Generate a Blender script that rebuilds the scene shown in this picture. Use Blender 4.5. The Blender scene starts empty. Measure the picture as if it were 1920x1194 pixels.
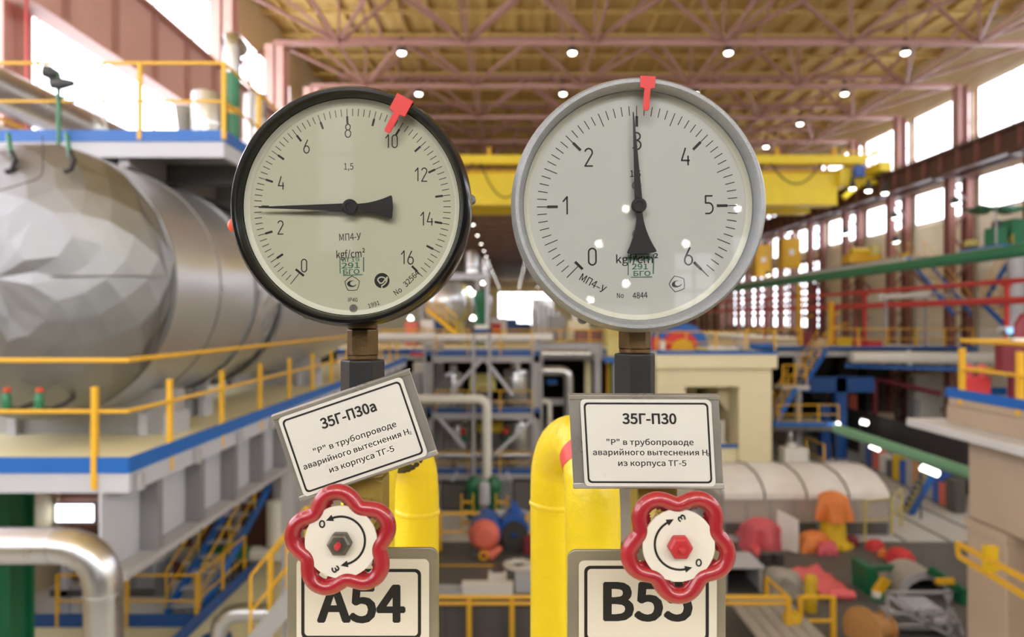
import bpy, bmesh, math, random
from mathutils import Vector, Matrix, noise

# ------------------------------------------------------------------ camera, world, exposure
S = bpy.context.scene
COL = S.collection
F = 1280.0          # focal length in pixels of the 1920 px wide frame
CX, CY = 960.0, 597.0
CZ = 7.5            # eye height above the hall floor
cd = bpy.data.cameras.new('camera')
cam = bpy.data.objects.new('camera', cd); COL.objects.link(cam)
cam.location = (0, 0, CZ); cam.rotation_euler = (math.pi/2, 0, 0)
cd.sensor_width = 36; cd.sensor_fit = 'HORIZONTAL'; cd.lens = 24
cd.clip_start = .02; cd.clip_end = 600
cd.dof.use_dof = True; cd.dof.focus_distance = .45; cd.dof.aperture_fstop = 7.0
S.camera = cam
w = bpy.data.worlds.new('sky'); S.world = w; w.use_nodes = True
w.node_tree.nodes['Background'].inputs[0].default_value = (.9, .95, 1, 1)
w.node_tree.nodes['Background'].inputs[1].default_value = 1.0
S.view_settings.view_transform = 'Standard'; S.view_settings.look = 'None'
S.view_settings.gamma = 1; S.view_settings.use_curve_mapping = False
S.view_settings.exposure = 0.05
S.cycles.use_denoising = True
S.cycles.max_bounces = 7; S.cycles.diffuse_bounces = 4; S.cycles.glossy_bounces = 4
S.cycles.transparent_max_bounces = 8
S.cycles.sample_clamp_indirect = 6; S.cycles.caustics_reflective = False; S.cycles.caustics_refractive = False
WIN = 5.0           # brightness of the overcast daylight in the window panes
LAMP = 12.0         # brightness of a high bay lamp's glass

# ------------------------------------------------------------------ helpers
def lin(h):
    h = h.lstrip('#'); o = []
    for i in (0, 2, 4):
        c = int(h[i:i+2], 16)/255
        o.append(c/12.92 if c <= .04045 else ((c+.055)/1.055)**2.4)
    return (*o, 1)

MATS = {}
def mat(name, col, rough=.5, metal=0, var=.06, scale=6, bump=0, bscale=40, coat=0, emit=0, rvar=.1):
    m = bpy.data.materials.new(name); m.use_nodes = True
    nt = m.node_tree; b = nt.nodes['Principled BSDF']
    c = lin(col)
    b.inputs['Roughness'].default_value = rough; b.inputs['Metallic'].default_value = metal
    if coat: b.inputs['Coat Weight'].default_value = coat
    if emit:
        b.inputs['Base Color'].default_value = c
        b.inputs['Emission Color'].default_value = c; b.inputs['Emission Strength'].default_value = emit
    else:
        tc = nt.nodes.new('ShaderNodeTexCoord')
        n = nt.nodes.new('ShaderNodeTexNoise'); n.inputs['Scale'].default_value = scale; n.inputs['Detail'].default_value = 4
        nt.links.new(tc.outputs['Object'], n.inputs['Vector'])
        r = nt.nodes.new('ShaderNodeMix'); r.data_type = 'RGBA'
        r.inputs[6].default_value = tuple(max(0, x*(1-var*2)) for x in c[:3])+(1,)
        r.inputs[7].default_value = tuple(min(1, x*(1+var)) for x in c[:3])+(1,)
        nt.links.new(n.outputs['Fac'], r.inputs[0]); nt.links.new(r.outputs[2], b.inputs['Base Color'])
        if rvar:
            q = nt.nodes.new('ShaderNodeMapRange'); q.inputs[3].default_value = max(.02, rough-rvar); q.inputs[4].default_value = min(1, rough+rvar)
            nt.links.new(n.outputs['Fac'], q.inputs[0]); nt.links.new(q.outputs[0], b.inputs['Roughness'])
        if bump:
            n2 = nt.nodes.new('ShaderNodeTexNoise'); n2.inputs['Scale'].default_value = bscale; n2.inputs['Detail'].default_value = 3
            nt.links.new(tc.outputs['Object'], n2.inputs['Vector'])
            bp = nt.nodes.new('ShaderNodeBump'); bp.inputs['Strength'].default_value = bump; bp.inputs['Distance'].default_value = .02 if bscale < 100 else .001
            nt.links.new(n2.outputs['Fac'], bp.inputs['Height']); nt.links.new(bp.outputs[0], b.inputs['Normal'])
    MATS[name] = m
    return m

def ribbed(name, col, rough, axis, period, depth=.4, var=.06):
    """painted sheet with ribs across one axis"""
    m = mat(name, col, rough, 0, var, 1.2); nt = m.node_tree; b = nt.nodes['Principled BSDF']
    tc = nt.nodes.new('ShaderNodeTexCoord'); wv = nt.nodes.new('ShaderNodeTexWave')
    wv.wave_type = 'BANDS'; wv.bands_direction = axis; wv.inputs['Scale'].default_value = .314/period
    nt.links.new(tc.outputs['Object'], wv.inputs['Vector'])
    bp = nt.nodes.new('ShaderNodeBump'); bp.inputs['Strength'].default_value = depth; bp.inputs['Distance'].default_value = .05
    nt.links.new(wv.outputs['Fac'], bp.inputs['Height']); nt.links.new(bp.outputs[0], b.inputs['Normal'])
    return m

def V(*a): return Vector(a)
def U(px, py, d):           # a photo pixel at a depth -> point, relative to the eye
    return Vector(((px-CX)/F*d, d, (CY-py)/F*d))

class MB:
    def __init__(s): s.v = []; s.f = []
    def add(s, vs, fs):
        o = len(s.v); s.v += [Vector(v) for v in vs]; s.f += [tuple(i+o for i in f) for f in fs]; return s
    def box(s, x0, x1, y0, y1, z0, z1):
        return s.hexa([(x0,y0,z0),(x1,y0,z0),(x1,y1,z0),(x0,y1,z0),(x0,y0,z1),(x1,y0,z1),(x1,y1,z1),(x0,y1,z1)])
    def hexa(s, p):
        return s.add(p, [(0,3,2,1),(4,5,6,7),(0,1,5,4),(1,2,6,5),(2,3,7,6),(3,0,4,7)])
    def bar(s, p, q, w, h, up=(0,0,1)):
        p = Vector(p); q = Vector(q); t = (q-p).normalized(); u = Vector(up)
        if abs(t.dot(u)) > .98: u = Vector((0,1,0))
        a = t.cross(u).normalized(); b = a.cross(t)
        a *= w/2; b *= h/2
        return s.hexa([p-a-b, p+a-b, p+a+b, p-a+b, q-a-b, q+a-b, q+a+b, q-a+b])
    def tube(s, pts, r, n=12, cap=True):
        pts = [Vector(p) for p in pts]; k = len(pts)
        rs = r if isinstance(r, (list, tuple)) else [r]*k
        prev = None; vs = []; fs = []
        for i, p in enumerate(pts):
            t = (pts[min(i+1,k-1)]-pts[max(i-1,0)]).normalized()
            if prev is None:
                u = Vector((0,0,1)) if abs(t.z) < .9 else Vector((1,0,0))
                a = t.cross(u).normalized()
            else:
                a = (prev-t*prev.dot(t)).normalized()
            prev = a; b = t.cross(a)
            m = 1.0
            if 0 < i < k-1:
                t1 = (pts[i]-pts[i-1]).normalized(); m = 1
            for j in range(n):
                an = 2*math.pi*j/n; vs.append(p+(a*math.cos(an)+b*math.sin(an))*rs[i]*m)
        for i in range(k-1):
            for j in range(n):
                j2 = (j+1)%n; fs.append((i*n+j, i*n+j2, (i+1)*n+j2, (i+1)*n+j))
        if cap: fs.append(tuple(range(n-1,-1,-1))); fs.append(tuple((k-1)*n+j for j in range(n)))
        return s.add(vs, fs)
    def lathe(s, prof, c, ax, n=32, a0=0, a1=2*math.pi, close=False):
        c = Vector(c); ax = Vector(ax).normalized()
        u = Vector((0,0,1)) if abs(ax.z) < .9 else Vector((1,0,0))
        a = ax.cross(u).normalized(); b = ax.cross(a)
        full = abs(a1-a0-2*math.pi) < 1e-6; cols = n if full else n+1
        vs = []; fs = []
        for r, h in prof:
            for j in range(cols):
                an = a0+(a1-a0)*j/n; vs.append(c+ax*h+(a*math.cos(an)+b*math.sin(an))*max(r,1e-5))
        L = len(prof)
        for i in range(L if close else L-1):
            i2 = (i+1)%L
            for j in range(n):
                j2 = (j+1)%cols; fs.append((i*cols+j, i2*cols+j, i2*cols+j2, i*cols+j2))
        return s.add(vs, fs)
    def prism(s, poly, fr, c0, c1):
        n = len(poly); vs = [fr(x,y,c0) for x,y in poly]+[fr(x,y,c1) for x,y in poly]
        fs = [tuple(range(n-1,-1,-1)), tuple(range(n,2*n))]+[(i,(i+1)%n,n+(i+1)%n,n+i) for i in range(n)]
        return s.add(vs, fs)
    def flat(s, poly, fr, c):
        return s.add([fr(x,y,c) for x,y in poly], [tuple(range(len(poly)))])
    def ribbon(s, pts, wd, fr, c):
        for (x0,y0),(x1,y1) in zip(pts, pts[1:]):
            L = math.hypot(x1-x0, y1-y0)
            if L < 1e-9: continue
            nx, ny = -(y1-y0)/L*wd/2, (x1-x0)/L*wd/2
            s.flat([(x0-nx,y0-ny),(x1-nx,y1-ny),(x1+nx,y1+ny),(x0+nx,y0+ny)], fr, c)
        for k, (x,y) in enumerate(pts):
            if 0 < k < len(pts)-1:
                s.flat([(x+wd/2*math.cos(a*math.pi/4), y+wd/2*math.sin(a*math.pi/4)) for a in range(8)], fr, c-1e-6)
        return s
    def bbox(s):
        return (Vector([min(v[i] for v in s.v) for i in range(3)]), Vector([max(v[i] for v in s.v) for i in range(3)]))
    def build(s, name, m, parent=None, smooth=False, bevel=0, fixn=True, seg=2):
        if parent is not None:
            org = Vector(parent['_o'])
        else:
            lo, hi = s.bbox(); org = Vector(((lo.x+hi.x)/2, (lo.y+hi.y)/2, lo.z))
        me = bpy.data.meshes.new(name)
        me.from_pydata([tuple(v-org) for v in s.v], [], s.f)
        if fixn:
            bm = bmesh.new(); bm.from_mesh(me); bmesh.ops.recalc_face_normals(bm, faces=bm.faces); bm.to_mesh(me); bm.free()
        me.materials.append(m)
        if smooth:
            me.polygons.foreach_set('use_smooth', [True]*len(me.polygons))
            try: me.set_sharp_from_angle(angle=math.radians(40))
            except Exception: pass
        o = bpy.data.objects.new(name, me); COL.objects.link(o)
        o['_o'] = tuple(org)
        if parent is not None:
            o.parent = parent; o.location = (0,0,0)
        else:
            o.location = org+Vector((0,0,CZ))
        if bevel:
            bv = o.modifiers.new('bevel', 'BEVEL'); bv.width = bevel; bv.segments = seg; bv.limit_method = 'ANGLE'
        return o

def tag(o, label, cat, group=None):
    o['label'] = label; o['category'] = cat
    if group: o['group'] = group
    return o
def thing(name, base, label, cat, group=None):
    o = bpy.data.objects.new(name, None); COL.objects.link(o)
    o.empty_display_size = .1
    base = Vector(base); o['_o'] = tuple(base); o.location = base+Vector((0,0,CZ))
    return tag(o, label, cat, group)
def sub(o):      # lets a part carry sub-parts built in the same coordinates (part sits at its thing's origin)
    return o
def struct(name, mb, m, **k):
    o = mb.build(name, m, **k); o['kind'] = 'structure'; return o
def copy_tree(o, parent=None):
    c = o.copy(); COL.objects.link(c)
    if parent is not None: c.parent = parent
    for ch in list(o.children): copy_tree(ch, c)
    return c
def moved(o, delta, label, group=None):
    c = copy_tree(o); c.location = o.location+Vector(delta); c['label'] = label
    if group: c['group'] = group
    return c
ORD = ['first','second','third','fourth','fifth','sixth','seventh','eighth','ninth','tenth','eleventh','twelfth','thirteenth','fourteenth','fifteenth','sixteenth','seventeenth','eighteenth','nineteenth','twentieth']
def ordw(i):
    if i < 20: return ORD[i]
    t = {2:'twenty',3:'thirty',4:'forty',5:'fifty'}[(i+1)//10]
    r = (i+1)%10
    return t+'-'+ORD[r-1] if r else {'twenty':'twentieth','thirty':'thirtieth','forty':'fortieth','fifty':'fiftieth'}[t]

def frame(O, u, v, n):
    O, u, v, n = Vector(O), Vector(u), Vector(v), Vector(n)
    return lambda a, b, c=0: O+u*a+v*b+n*c
def arc(cx, cy, r, a0, a1, n=16, ry=None):
    ry = ry or r
    return [(cx+r*math.cos(math.radians(a0+(a1-a0)*i/n)), cy+ry*math.sin(math.radians(a0+(a1-a0)*i/n))) for i in range(n+1)]
def rrect(x0, y0, x1, y1, r, n=5):
    return arc(x1-r,y1-r,r,0,90,n)+arc(x0+r,y1-r,r,90,180,n)+arc(x0+r,y0+r,r,180,270,n)+arc(x1-r,y0+r,r,270,360,n)
def ringpoly(mb, outer, inner, fr, c):
    n = len(outer)
    vs = [fr(x,y,c) for x,y in outer]+[fr(x,y,c) for x,y in inner]
    mb.add(vs, [(i,(i+1)%n,n+(i+1)%n,n+i) for i in range(n)])

import os
def letter_mesh(body):
    cu = bpy.data.curves.new('t', 'FONT'); cu.body = body; cu.resolution_u = 3
    if FONT: cu.font = FONT
    t = bpy.data.objects.new('t', cu); COL.objects.link(t)
    bpy.context.view_layer.update()
    me = bpy.data.meshes.new_from_object(t.evaluated_get(bpy.context.evaluated_depsgraph_get()))
    bpy.data.objects.remove(t); bpy.data.curves.remove(cu)
    return me
FONT = None
try:
    FONT = bpy.data.fonts.load(os.path.join(bpy.utils.system_resource('DATAFILES'), 'fonts', 'Noto Sans CJK Regular.woff2'))
except Exception:
    FONT = None
_h = letter_mesh('H'); CAPH = max(v.co.y for v in _h.vertices); bpy.data.meshes.remove(_h)
def words(name, body, fr, x, y, wid, cap, m, parent, rot=0, c=0, bold=0.018, align='C'):
    """a line of lettering: x,y = centre of the line at mid cap height, wid = total width, cap = cap height, in frame units"""
    me = letter_mesh(body); bold = bold*CAPH
    xs = [v.co.x for v in me.vertices]; x0, x1 = min(xs), max(xs)
    sx = wid/(x1-x0+2*bold); sy = cap/CAPH
    ca, sa = math.cos(math.radians(rot)), math.sin(math.radians(rot))
    mb = MB()
    k_ = 8 if bold > .025*CAPH else 4        # heavier strokes: the outline repeated a hair to each side
    for i in range(k_ if bold > 0 else 1):
        ox, oy = bold*math.cos(2*math.pi*(i+.5)/k_), bold*math.sin(2*math.pi*(i+.5)/k_); vs = []
        for v in me.vertices:
            a = (v.co.x-(x0+x1)/2+ox)*sx; b = (v.co.y-CAPH/2+oy)*sy
            vs.append(fr(x+a*ca-b*sa, y+a*sa+b*ca, c+i*2e-7))
        mb.add(vs, [tuple(p.vertices) for p in me.polygons])
    bpy.data.meshes.remove(me)
    return mb.build(name, m, parent, fixn=False)

# ------------------------------------------------------------------ materials
M = {}
def mk(k, *a, **kw): M[k] = mat(k, *a, **kw)
mk('gauge_black', '#08080a', .2, 0, .1, 30, bump=.04, bscale=900)
mk('hammer_grey', '#8e9297', .34, .35, .12, 60, bump=.5, bscale=1300)
mk('case_steel', '#77716c', .42, .8, .2, 14)
mk('cream_ring', '#e9e6d2', .4, 0, .03, 20)
mk('dial_cream', '#cbc9ae', .55, 0, .03, 12)
mk('dial_white', '#d0cec7', .55, 0, .02, 12)
mk('ink', '#0c0c0c', .5, 0, .02)
mk('needle_black', '#040404', .3, 0, .05)
mk('mark_red', '#b81b16', .4, 0, .05)
mk('seal_red', '#d8502f', .5)
mk('stamp_green', '#3f7f66', .7, 0, .3, 300)
mk('brass', '#6f5a3c', .38, .85, .35, 60, bump=.2, bscale=500)
mk('black_fitting', '#101113', .5, 0, .15, 60)
mk('plate_steel', '#a19e98', .3, .6, .18, 25)
mk('sign_steel', '#8f8976', .38, .35, .25, 20)
mk('label_white', '#c4c3be', .3, 0, .02, 30, coat=.3)
mk('label_cream', '#c6c1b1', .35, 0, .03, 30, coat=.2)
mk('wheel_red', '#931c27', .3, 0, .15, 50, coat=.5)
mk('disc_white', '#cac6bc', .4, 0, .04, 50)
mk('nut_steel', '#6d6a63', .4, .8, .3, 120)
mk('nut_red', '#a5262e', .45)
mk('valve_brass', '#9a8440', .45, .5, .35, 40)
mk('pipe_yellow', '#e8d020', .42, 0, .05, 14, bump=.15, bscale=60, coat=.1)
mk('band_red', '#d64a42', .5)
mk('screw', '#9a9a98', .3, .9)

def glass_mat():
    m = bpy.data.materials.new('glass'); m.use_nodes = True; nt = m.node_tree
    for n in list(nt.nodes): nt.nodes.remove(n)
    o = nt.nodes.new('ShaderNodeOutputMaterial'); mx = nt.nodes.new('ShaderNodeMixShader')
    t = nt.nodes.new('ShaderNodeBsdfTransparent'); g = nt.nodes.new('ShaderNodeBsdfGlossy'); fr = nt.nodes.new('ShaderNodeFresnel')
    t.inputs[0].default_value = (.97,.98,.97,1); g.inputs['Roughness'].default_value = .0; fr.inputs[0].default_value = 1.4
    nt.links.new(fr.outputs[0], mx.inputs[0]); nt.links.new(t.outputs[0], mx.inputs[1]); nt.links.new(g.outputs[0], mx.inputs[2])
    nt.links.new(mx.outputs[0], o.inputs[0]); return m
M['glass'] = glass_mat()

# ================================================================== FOREGROUND
# stroke numerals of the dials, unit height, width about .5
DIG = {
 '0': [arc(.25,.75,.22,0,180,10)+arc(.25,.25,.22,180,360,10)+[(.47,.75)]],
 '1': [[(.08,.72),(.33,1),(.33,0)]],
 '2': [arc(.25,.77,.22,170,-25,12)+[(.03,.0),(.5,.0)]],
 '3': [arc(.24,.77,.21,150,-90,12), arc(.23,.28,.26,90,-150,12)],
 '4': [[(.27,1),(.03,.28),(.52,.28)],[(.42,.55),(.42,0)]],
 '5': [[(.48,1),(.06,1),(.06,.6),(.24,.6)]+arc(.24,.3,.26,85,-85,12,.3)+[(.03,.0)]],
 '6': [[(.36,1),(.06,.42)], arc(.26,.27,.23,0,360,20,.27)],
 '8': [arc(.25,.77,.2,0,360,18,.22), arc(.25,.28,.24,0,360,18,.28)],
 '9': [[(.14,0),(.44,.58)], arc(.24,.73,.23,0,360,20,.27)],
}
def numeral(mb, s, x, y, h, wd, fr, c, rot=0, wsc=1.0):
    adv = .62; tot = (len(s)-1)*adv*h*wsc+.5*h*wsc
    ca, sa = math.cos(math.radians(rot)), math.sin(math.radians(rot))
    for k, ch in enumerate(s):
        for st in DIG[ch]:
            pts = []
            for a, b in st:
                p = (a*h*wsc+k*adv*h*wsc-tot/2, (b-.5)*h)
                pts.append((x+p[0]*ca-p[1]*sa, y+p[0]*sa+p[1]*ca))
            mb.ribbon(pts, wd, fr, c)

def quality_mark(mb, x, y, r, fr, c, rot=0):
    pts = [(x+r*math.cos(math.radians(90+rot+72*k)), y+r*math.sin(math.radians(90+rot+72*k))) for k in range(5)]
    pts2 = []
    for k in range(5):          # sides slightly bowed
        p, q = pts[k], pts[(k+1)%5]; m_ = ((p[0]+q[0])/2-x, (p[1]+q[1])/2-y); L = math.hypot(*m_)
        pts2 += [p, (x+m_[0]*(1+.08), y+m_[1]*(1+.08))]
    mb.ribbon(pts2+[pts2[0], pts2[1]], r*.09, fr, c)
    ca, sa = math.cos(math.radians(rot*.6)), math.sin(math.radians(rot*.6))
    out = arc(-.05,0,.62,20,340,20,.42); inn = arc(.12,.05,.4,330,30,20,.3)
    poly = [(x+(a*ca-b*sa)*r, y+(a*sa+b*ca)*r) for a, b in out]
    pin = [(x+(a*ca-b*sa)*r, y+(a*sa+b*ca)*r) for a, b in inn]
    n = len(poly)
    mb.add([fr(a,b,c) for a,b in poly]+[fr(a,b,c) for a,b in reversed(pin)], [(i,i+1,n+i+1,n+i) for i in range(n-1)])

def gauge(name, label, px, py, d, Rpx, yaw, droll, black, Dd=.0145):
    s = d/F; R = Rpx*s
    cy_, sy_ = math.cos(math.radians(yaw)), math.sin(math.radians(yaw))
    u = V(cy_, -sy_, 0); n = V(-sy_, -cy_, 0); v = V(0,0,1)
    O = U(px, py, d)
    fr0 = frame(O, u, v, n)
    t = thing(name, O+n*-.025-v*R*1.0, label, 'pressure gauge', 'round dial pressure gauges')
    rim = M['gauge_black'] if black else M['hammer_grey']
    case = M['case_steel'] if black else M['hammer_grey']
    bz = MB().lathe([(R*.905,-.0065),(R*.915,-.002),(R*.94,.0005),(R*.965,.0005),(R*.99,-.003),(R,-.008),(R,-.013),(R*.985,-.016),(R*.94,-.0165),(R*.9,-.0165),(R*.9,-.0068)], O, n, 96, close=True)
    bz.build('bezel', rim, t, smooth=True)
    cs = MB().lathe([(R*.9,-.0166),(R*.955,-.0168),(R*.96,-.020),(R*.96,-.046),(R*.93,-.052),(0,-.052)], O, n, 72)
    co = cs.build('case', case, t, smooth=True)
    for a in (5, 125, 245):       # rim screws on the case
        x, y = R*.985*math.cos(math.radians(a)), R*.985*math.sin(math.radians(a))
        MB().lathe([(0,.0),(.003,.0),(.0035,-.002),(.0035,-.006),(0,-.006)], fr0(x,y,-.017), n, 12).build('screw', M['screw'], co, smooth=True)
    MB().lathe([(R*.905,-.0066),(R*.872,-Dd+.0003),(R*.86,-Dd+.0002)], O, n, 96).build('inner_ring', M['cream_ring'], t, smooth=True)
    dl = MB().lathe([(R*.9,-Dd),(0,-Dd)], O, n, 96).build('dial', M['dial_cream'] if black else M['dial_white'], t)
    MB().lathe([(R*.906,-.0062),(0,-.0062)], O, n, 64).build('glass', M['glass'], t)
    # dial pixel frame: unit = one photo pixel at the dial's depth
    q = (d+Dd)/F
    ca, sa = math.cos(math.radians(droll)), math.sin(math.radians(droll))
    fd = frame(O-n*Dd, (u*ca+v*sa)*q, (v*ca-u*sa)*q, n)
    return t, dl, fd, fr0, O, n, u, v, q

def fan_pointer(t, O, n, ax, side, q, tip, waist, tail, fan, hubr, c, m, neck=7, blade=(1.5, 7.5)):
    fr = frame(O, ax*q, side*q, n)
    P = MB(); th = .0007
    P.prism([(tip,-1.0),(tip*.68,-blade[1]*.42),(0,-blade[1]),(0,blade[1]),(tip*.68,blade[1]*.42),(tip,1.0)], fr, c, c+th)
    up = []
    for i in range(9):
        f = i/8; up.append((-(hubr*.6+(tail-4-hubr*.6)*f), neck+(fan-neck)*f**2.0))
    end = [(-(tail-1.5), fan+0.5), (-tail, fan-3), (-(tail+1.5), 0), (-tail, -fan+3), (-(tail-1.5), -fan-.5)]
    P.prism(up+end+[(a,-b) for a,b in reversed(up)], fr, c+th*1.02, c+th*2)
    po = P.build('pointer', m, t)
    h = MB().lathe([(hubr*q,0),(hubr*q,.0022),(hubr*q*.86,.003),(hubr*q*.5,.003),(hubr*q*.46,.0026),(0,.0026)], O+n*c, n, 32)
    h.build('hub', m, po, smooth=True)
    MB().lathe([(hubr*q*.25,0),(hubr*q*.25,.004),(0,.004)], O+n*(c-.006), n, 16).build('spindle', M['screw'], po)

def red_mark(t, O, n, u, v, d, R, ang, wid, blk, ln, wn):
    a = math.radians(ang); rad = u*math.sin(a)+v*math.cos(a); tan = u*math.cos(a)-v*math.sin(a)
    s = d/F; fr = frame(O, tan*s, rad*s, n)
    Rp = R
    P = MB()
    P.prism([(-wid/2,Rp*1.012),(-wid/2,Rp*1.012-blk),(-wn/2,Rp*1.012-blk-2)]+[(-wn/2,Rp-ln+4),(-wn*.3,Rp-ln),(wn*.3,Rp-ln),(wn/2,Rp-ln+4)]+[(wn/2,Rp*1.012-blk-2),(wid/2,Rp*1.012-blk),(wid/2,Rp*1.012)], fr, .0008, .0016)
    P.prism([(-wid/2,Rp*1.012),(-wid/2,Rp*1.002),(wid/2,Rp*1.002),(wid/2,Rp*1.012)], fr, -.016, .0008)
    P.build('limit_marker', M['mark_red'], t, bevel=.0003)

# ---- left gauge, 0..16
t, dl, fd, fr0, O, n, u, v, q = gauge('pressure_gauge', 'black-rimmed round gauge, needle pointing left, scale from 0 to 16', 654, 384.5, .455, 229, .8, 2.0, True, .0095)
tk = MB(); C0 = .00018
A0, A1 = -139.0, 136.5
for i in range(81):
    a = math.radians(A0+(A1-A0)*i/80); sx_, cx_ = math.sin(a), math.cos(a)
    r1 = 185; r0 = 171
    tk.ribbon([(sx_*r1,cx_*r1),(sx_*r0,cx_*r0)], 1.3, fd, C0)
    if i % 5 == 0 and i > 0: tk.ribbon([(sx_*171,cx_*171),(sx_*157,cx_*157)], 4.0, fd, C0)
a = math.radians(A0); sx_, cx_ = math.sin(a), math.cos(a)
tk.ribbon([(sx_*182,cx_*182),(sx_*157,cx_*157)], 1.4, fd, C0)
tk.ribbon([(sx_*157-cx_*10,cx_*157+sx_*10),(sx_*157+cx_*10,cx_*157-sx_*10)], 4.2, fd, C0)
tk.build('scale_ticks', M['ink'], dl, fixn=False)
nb = MB()
for k in range(9):
    a = math.radians(A0+(A1-A0)*k/8); rr = 141 if k not in (0, 8) else 144
    x, y = math.sin(a)*rr, math.cos(a)*rr
    if k == 0: x += 0; y += 0
    if k == 8: x += 0; y += 4
    y += 3
    numeral(nb, str(2*k), x, y, 25, 2.1, fd, C0, -2.0, .88)
nb.build('scale_numbers', M['ink'], dl, fixn=False)
words('accuracy_class', '1,5', fd, -4, 77, 18, 12, M['ink'], dl, -2, C0)
words('type_text', 'МП4-У', fd, -6, -55, 41, 13, M['ink'], dl, 1, C0)
words('unit_text', 'kgf/cm²', fd, -6, -87, 54, 13.5, M['ink'], dl, 1, C0)
words('protection_text', 'IP40', fd, -5, -173, 18, 7.5, M['ink'], dl, -3, C0)
words('year_text', '1991', fd, 34, -183, 22, 8, M['ink'], dl, 16, C0)
words('serial_text', 'No', fd, 80, -160, 15, 10, M['ink'], dl, 34, C0)
words('serial_number', '32564', fd, 106, -137, 36, 10, M['ink'], dl, 43, C0)
lg = MB(); quality_mark(lg, -5, -143, 14.5, fd, C0)
lg.build('quality_mark', M['ink'], dl, fixn=False)
lg = MB(); lx, ly = 51, -139
lg.flat(arc(lx,ly,14.2,0,360,30)[:-1], fd, C0); lg.build('maker_mark', M['ink'], dl, fixn=False)
lg = MB()
lg.ribbon(arc(lx-.5,ly+1.5,7.2,-28,222,14,5.0)+[(lx-4,ly-5),(lx+1,ly-4.5),(lx+10.5,ly+6.8)], 2.3, fd, C0*1.6)
lg.ribbon([(lx+10.5,ly+6.5),(lx+8.5,ly-2.5),(lx+3,ly-8),(lx-.5,ly-9.5),(lx-.5,ly-14.4)], 2.4, fd, C0*1.6)
lg.build('maker_letter', M['dial_cream'], dl, fixn=False)
st = MB()
def stamp(st, x0, x1, y0, y1, fr, c):
    st.ribbon([(x0,y0+4),(x0+.5,y1)], 1.8, fr, c); st.ribbon([(x1,y0+6),(x1+1,y1)], 2.2, fr, c)
    st.ribbon([(x0+5,y0),(x1-2,y0+.5)], 1.6, fr, c); st.ribbon([(x0+4,y1),(x1-6,y1)], 1.0, fr, c)
stamp(st, -27, 17, -127, -94, fd, C0); st.build('stamp_border', M['stamp_green'], dl, fixn=False)
words('stamp_text', 'III 19', fd, -6, -98.5, 32, 6, M['stamp_green'], dl, 0, C0, .02)
words('stamp_text', '291', fd, -7, -108.5, 34, 10, M['stamp_green'], dl, 0, C0, .03)
words('stamp_text', 'БГО', fd, -6, -120.5, 31, 9, M['stamp_green'], dl, 0, C0, .03)
MB().lathe([(0,.0022),(4.5*q,.0022),(7.5*q,.0008),(7.5*q,0)], fd(-4,-189), n, 20).build('screw', M['screw'], dl, smooth=True)
ax = (u*-1).normalized(); side = v.copy()
fan_pointer(t, O-n*.0095-v*.0007, n, -u, v, .46/F, 172, 0, 79, 21, 14.5, .005, M['needle_black'], neck=6)
red_mark(t, O, n, u, v, .455, 225, 28, 34, 33, 72, 13)
sl = MB(); p0 = fr0(-.0815,-.0115,-.012)
sl.lathe([(0,.0028),(.003,.0024),(.0052,.0),(.003,-.0024),(0,-.0028)], p0, (0,1,0), 16); sl.build('seal', M['seal_red'], t, smooth=True)

# ---- right gauge, 0..6
t, dl, fd, fr0, O, n, u, v, q = gauge('pressure_gauge', 'silver-grey rimmed round gauge, needle upright, scale from 0 to 6', 1200, 382, .43, 242, 0, .4, False, .0095)
tk = MB()
A0, A1 = -135.0, 135.0
for i in range(61):
    a = math.radians(A0+(A1-A0)*i/60); sx_, cx_ = math.sin(a), math.cos(a)
    r0 = 170 if i % 5 else 162
    if i % 10 == 0: r0 = 168
    tk.ribbon([(sx_*188,cx_*188),(sx_*r0,cx_*r0)], 1.6, fd, C0)
    if i % 10 == 0 and i > 0: tk.ribbon([(sx_*169,cx_*169),(sx_*149,cx_*149)], 5, fd, C0)
a = math.radians(A0); sx_, cx_ = math.sin(a), math.cos(a)
tk.ribbon([(sx_*188,cx_*188),(sx_*156,cx_*156)], 1.6, fd, C0)
tk.ribbon([(sx_*156-cx_*10,cx_*156+sx_*10),(sx_*156+cx_*10,cx_*156-sx_*10)], 5, fd, C0)
tk.build('scale_ticks', M['ink'], dl, fixn=False)
nb = MB()
for k in range(7):
    a = math.radians(A0+(A1-A0)*k/6); rr = 130 if k in (0, 3, 6) else (128 if k in (2,4) else 134)
    x, y = math.sin(a)*rr, math.cos(a)*rr
    if k == 0: x += 7; y -= 4
    if k == 6: x += 3; y -= 4
    if k == 3: y = 120
    y += 2
    numeral(nb, str(k), x, y, 33, 3.0, fd, C0, 0, .95)
nb.build('scale_numbers', M['ink'], dl, fixn=False)
words('accuracy_class', '1,5', fd, -3, 61, 20, 12, M['ink'], dl, 0, C0)
words('unit_text', 'kgf/cm²', fd, -1, -99, 79, 15, M['ink'], dl, 0, C0)
words('type_text', 'МП4–У', fd, -84, -144, 53, 14, M['ink'], dl, -30, C0)
words('serial_text', 'No', fd, -33, -167, 13, 9, M['ink'], dl, 0, C0)
words('serial_number', '4844', fd, 4, -167, 28, 11, M['ink'], dl, 2, C0)
lg = MB(); quality_mark(lg, 74, -146, 15.5, fd, C0, 20); lg.build('quality_mark', M['ink'], dl, fixn=False)
st = MB(); stamp(st, -18, 29, -133, -90, fd, C0*1.5); st.build('stamp_border', M['stamp_green'], dl, fixn=False)
words('stamp_text', 'III 29', fd, 5, -98, 38, 9, M['stamp_green'], dl, 0, C0*1.5, .03)
words('stamp_text', '291', fd, 4, -113, 30, 10, M['stamp_green'], dl, 0, C0*1.5, .03)
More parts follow.
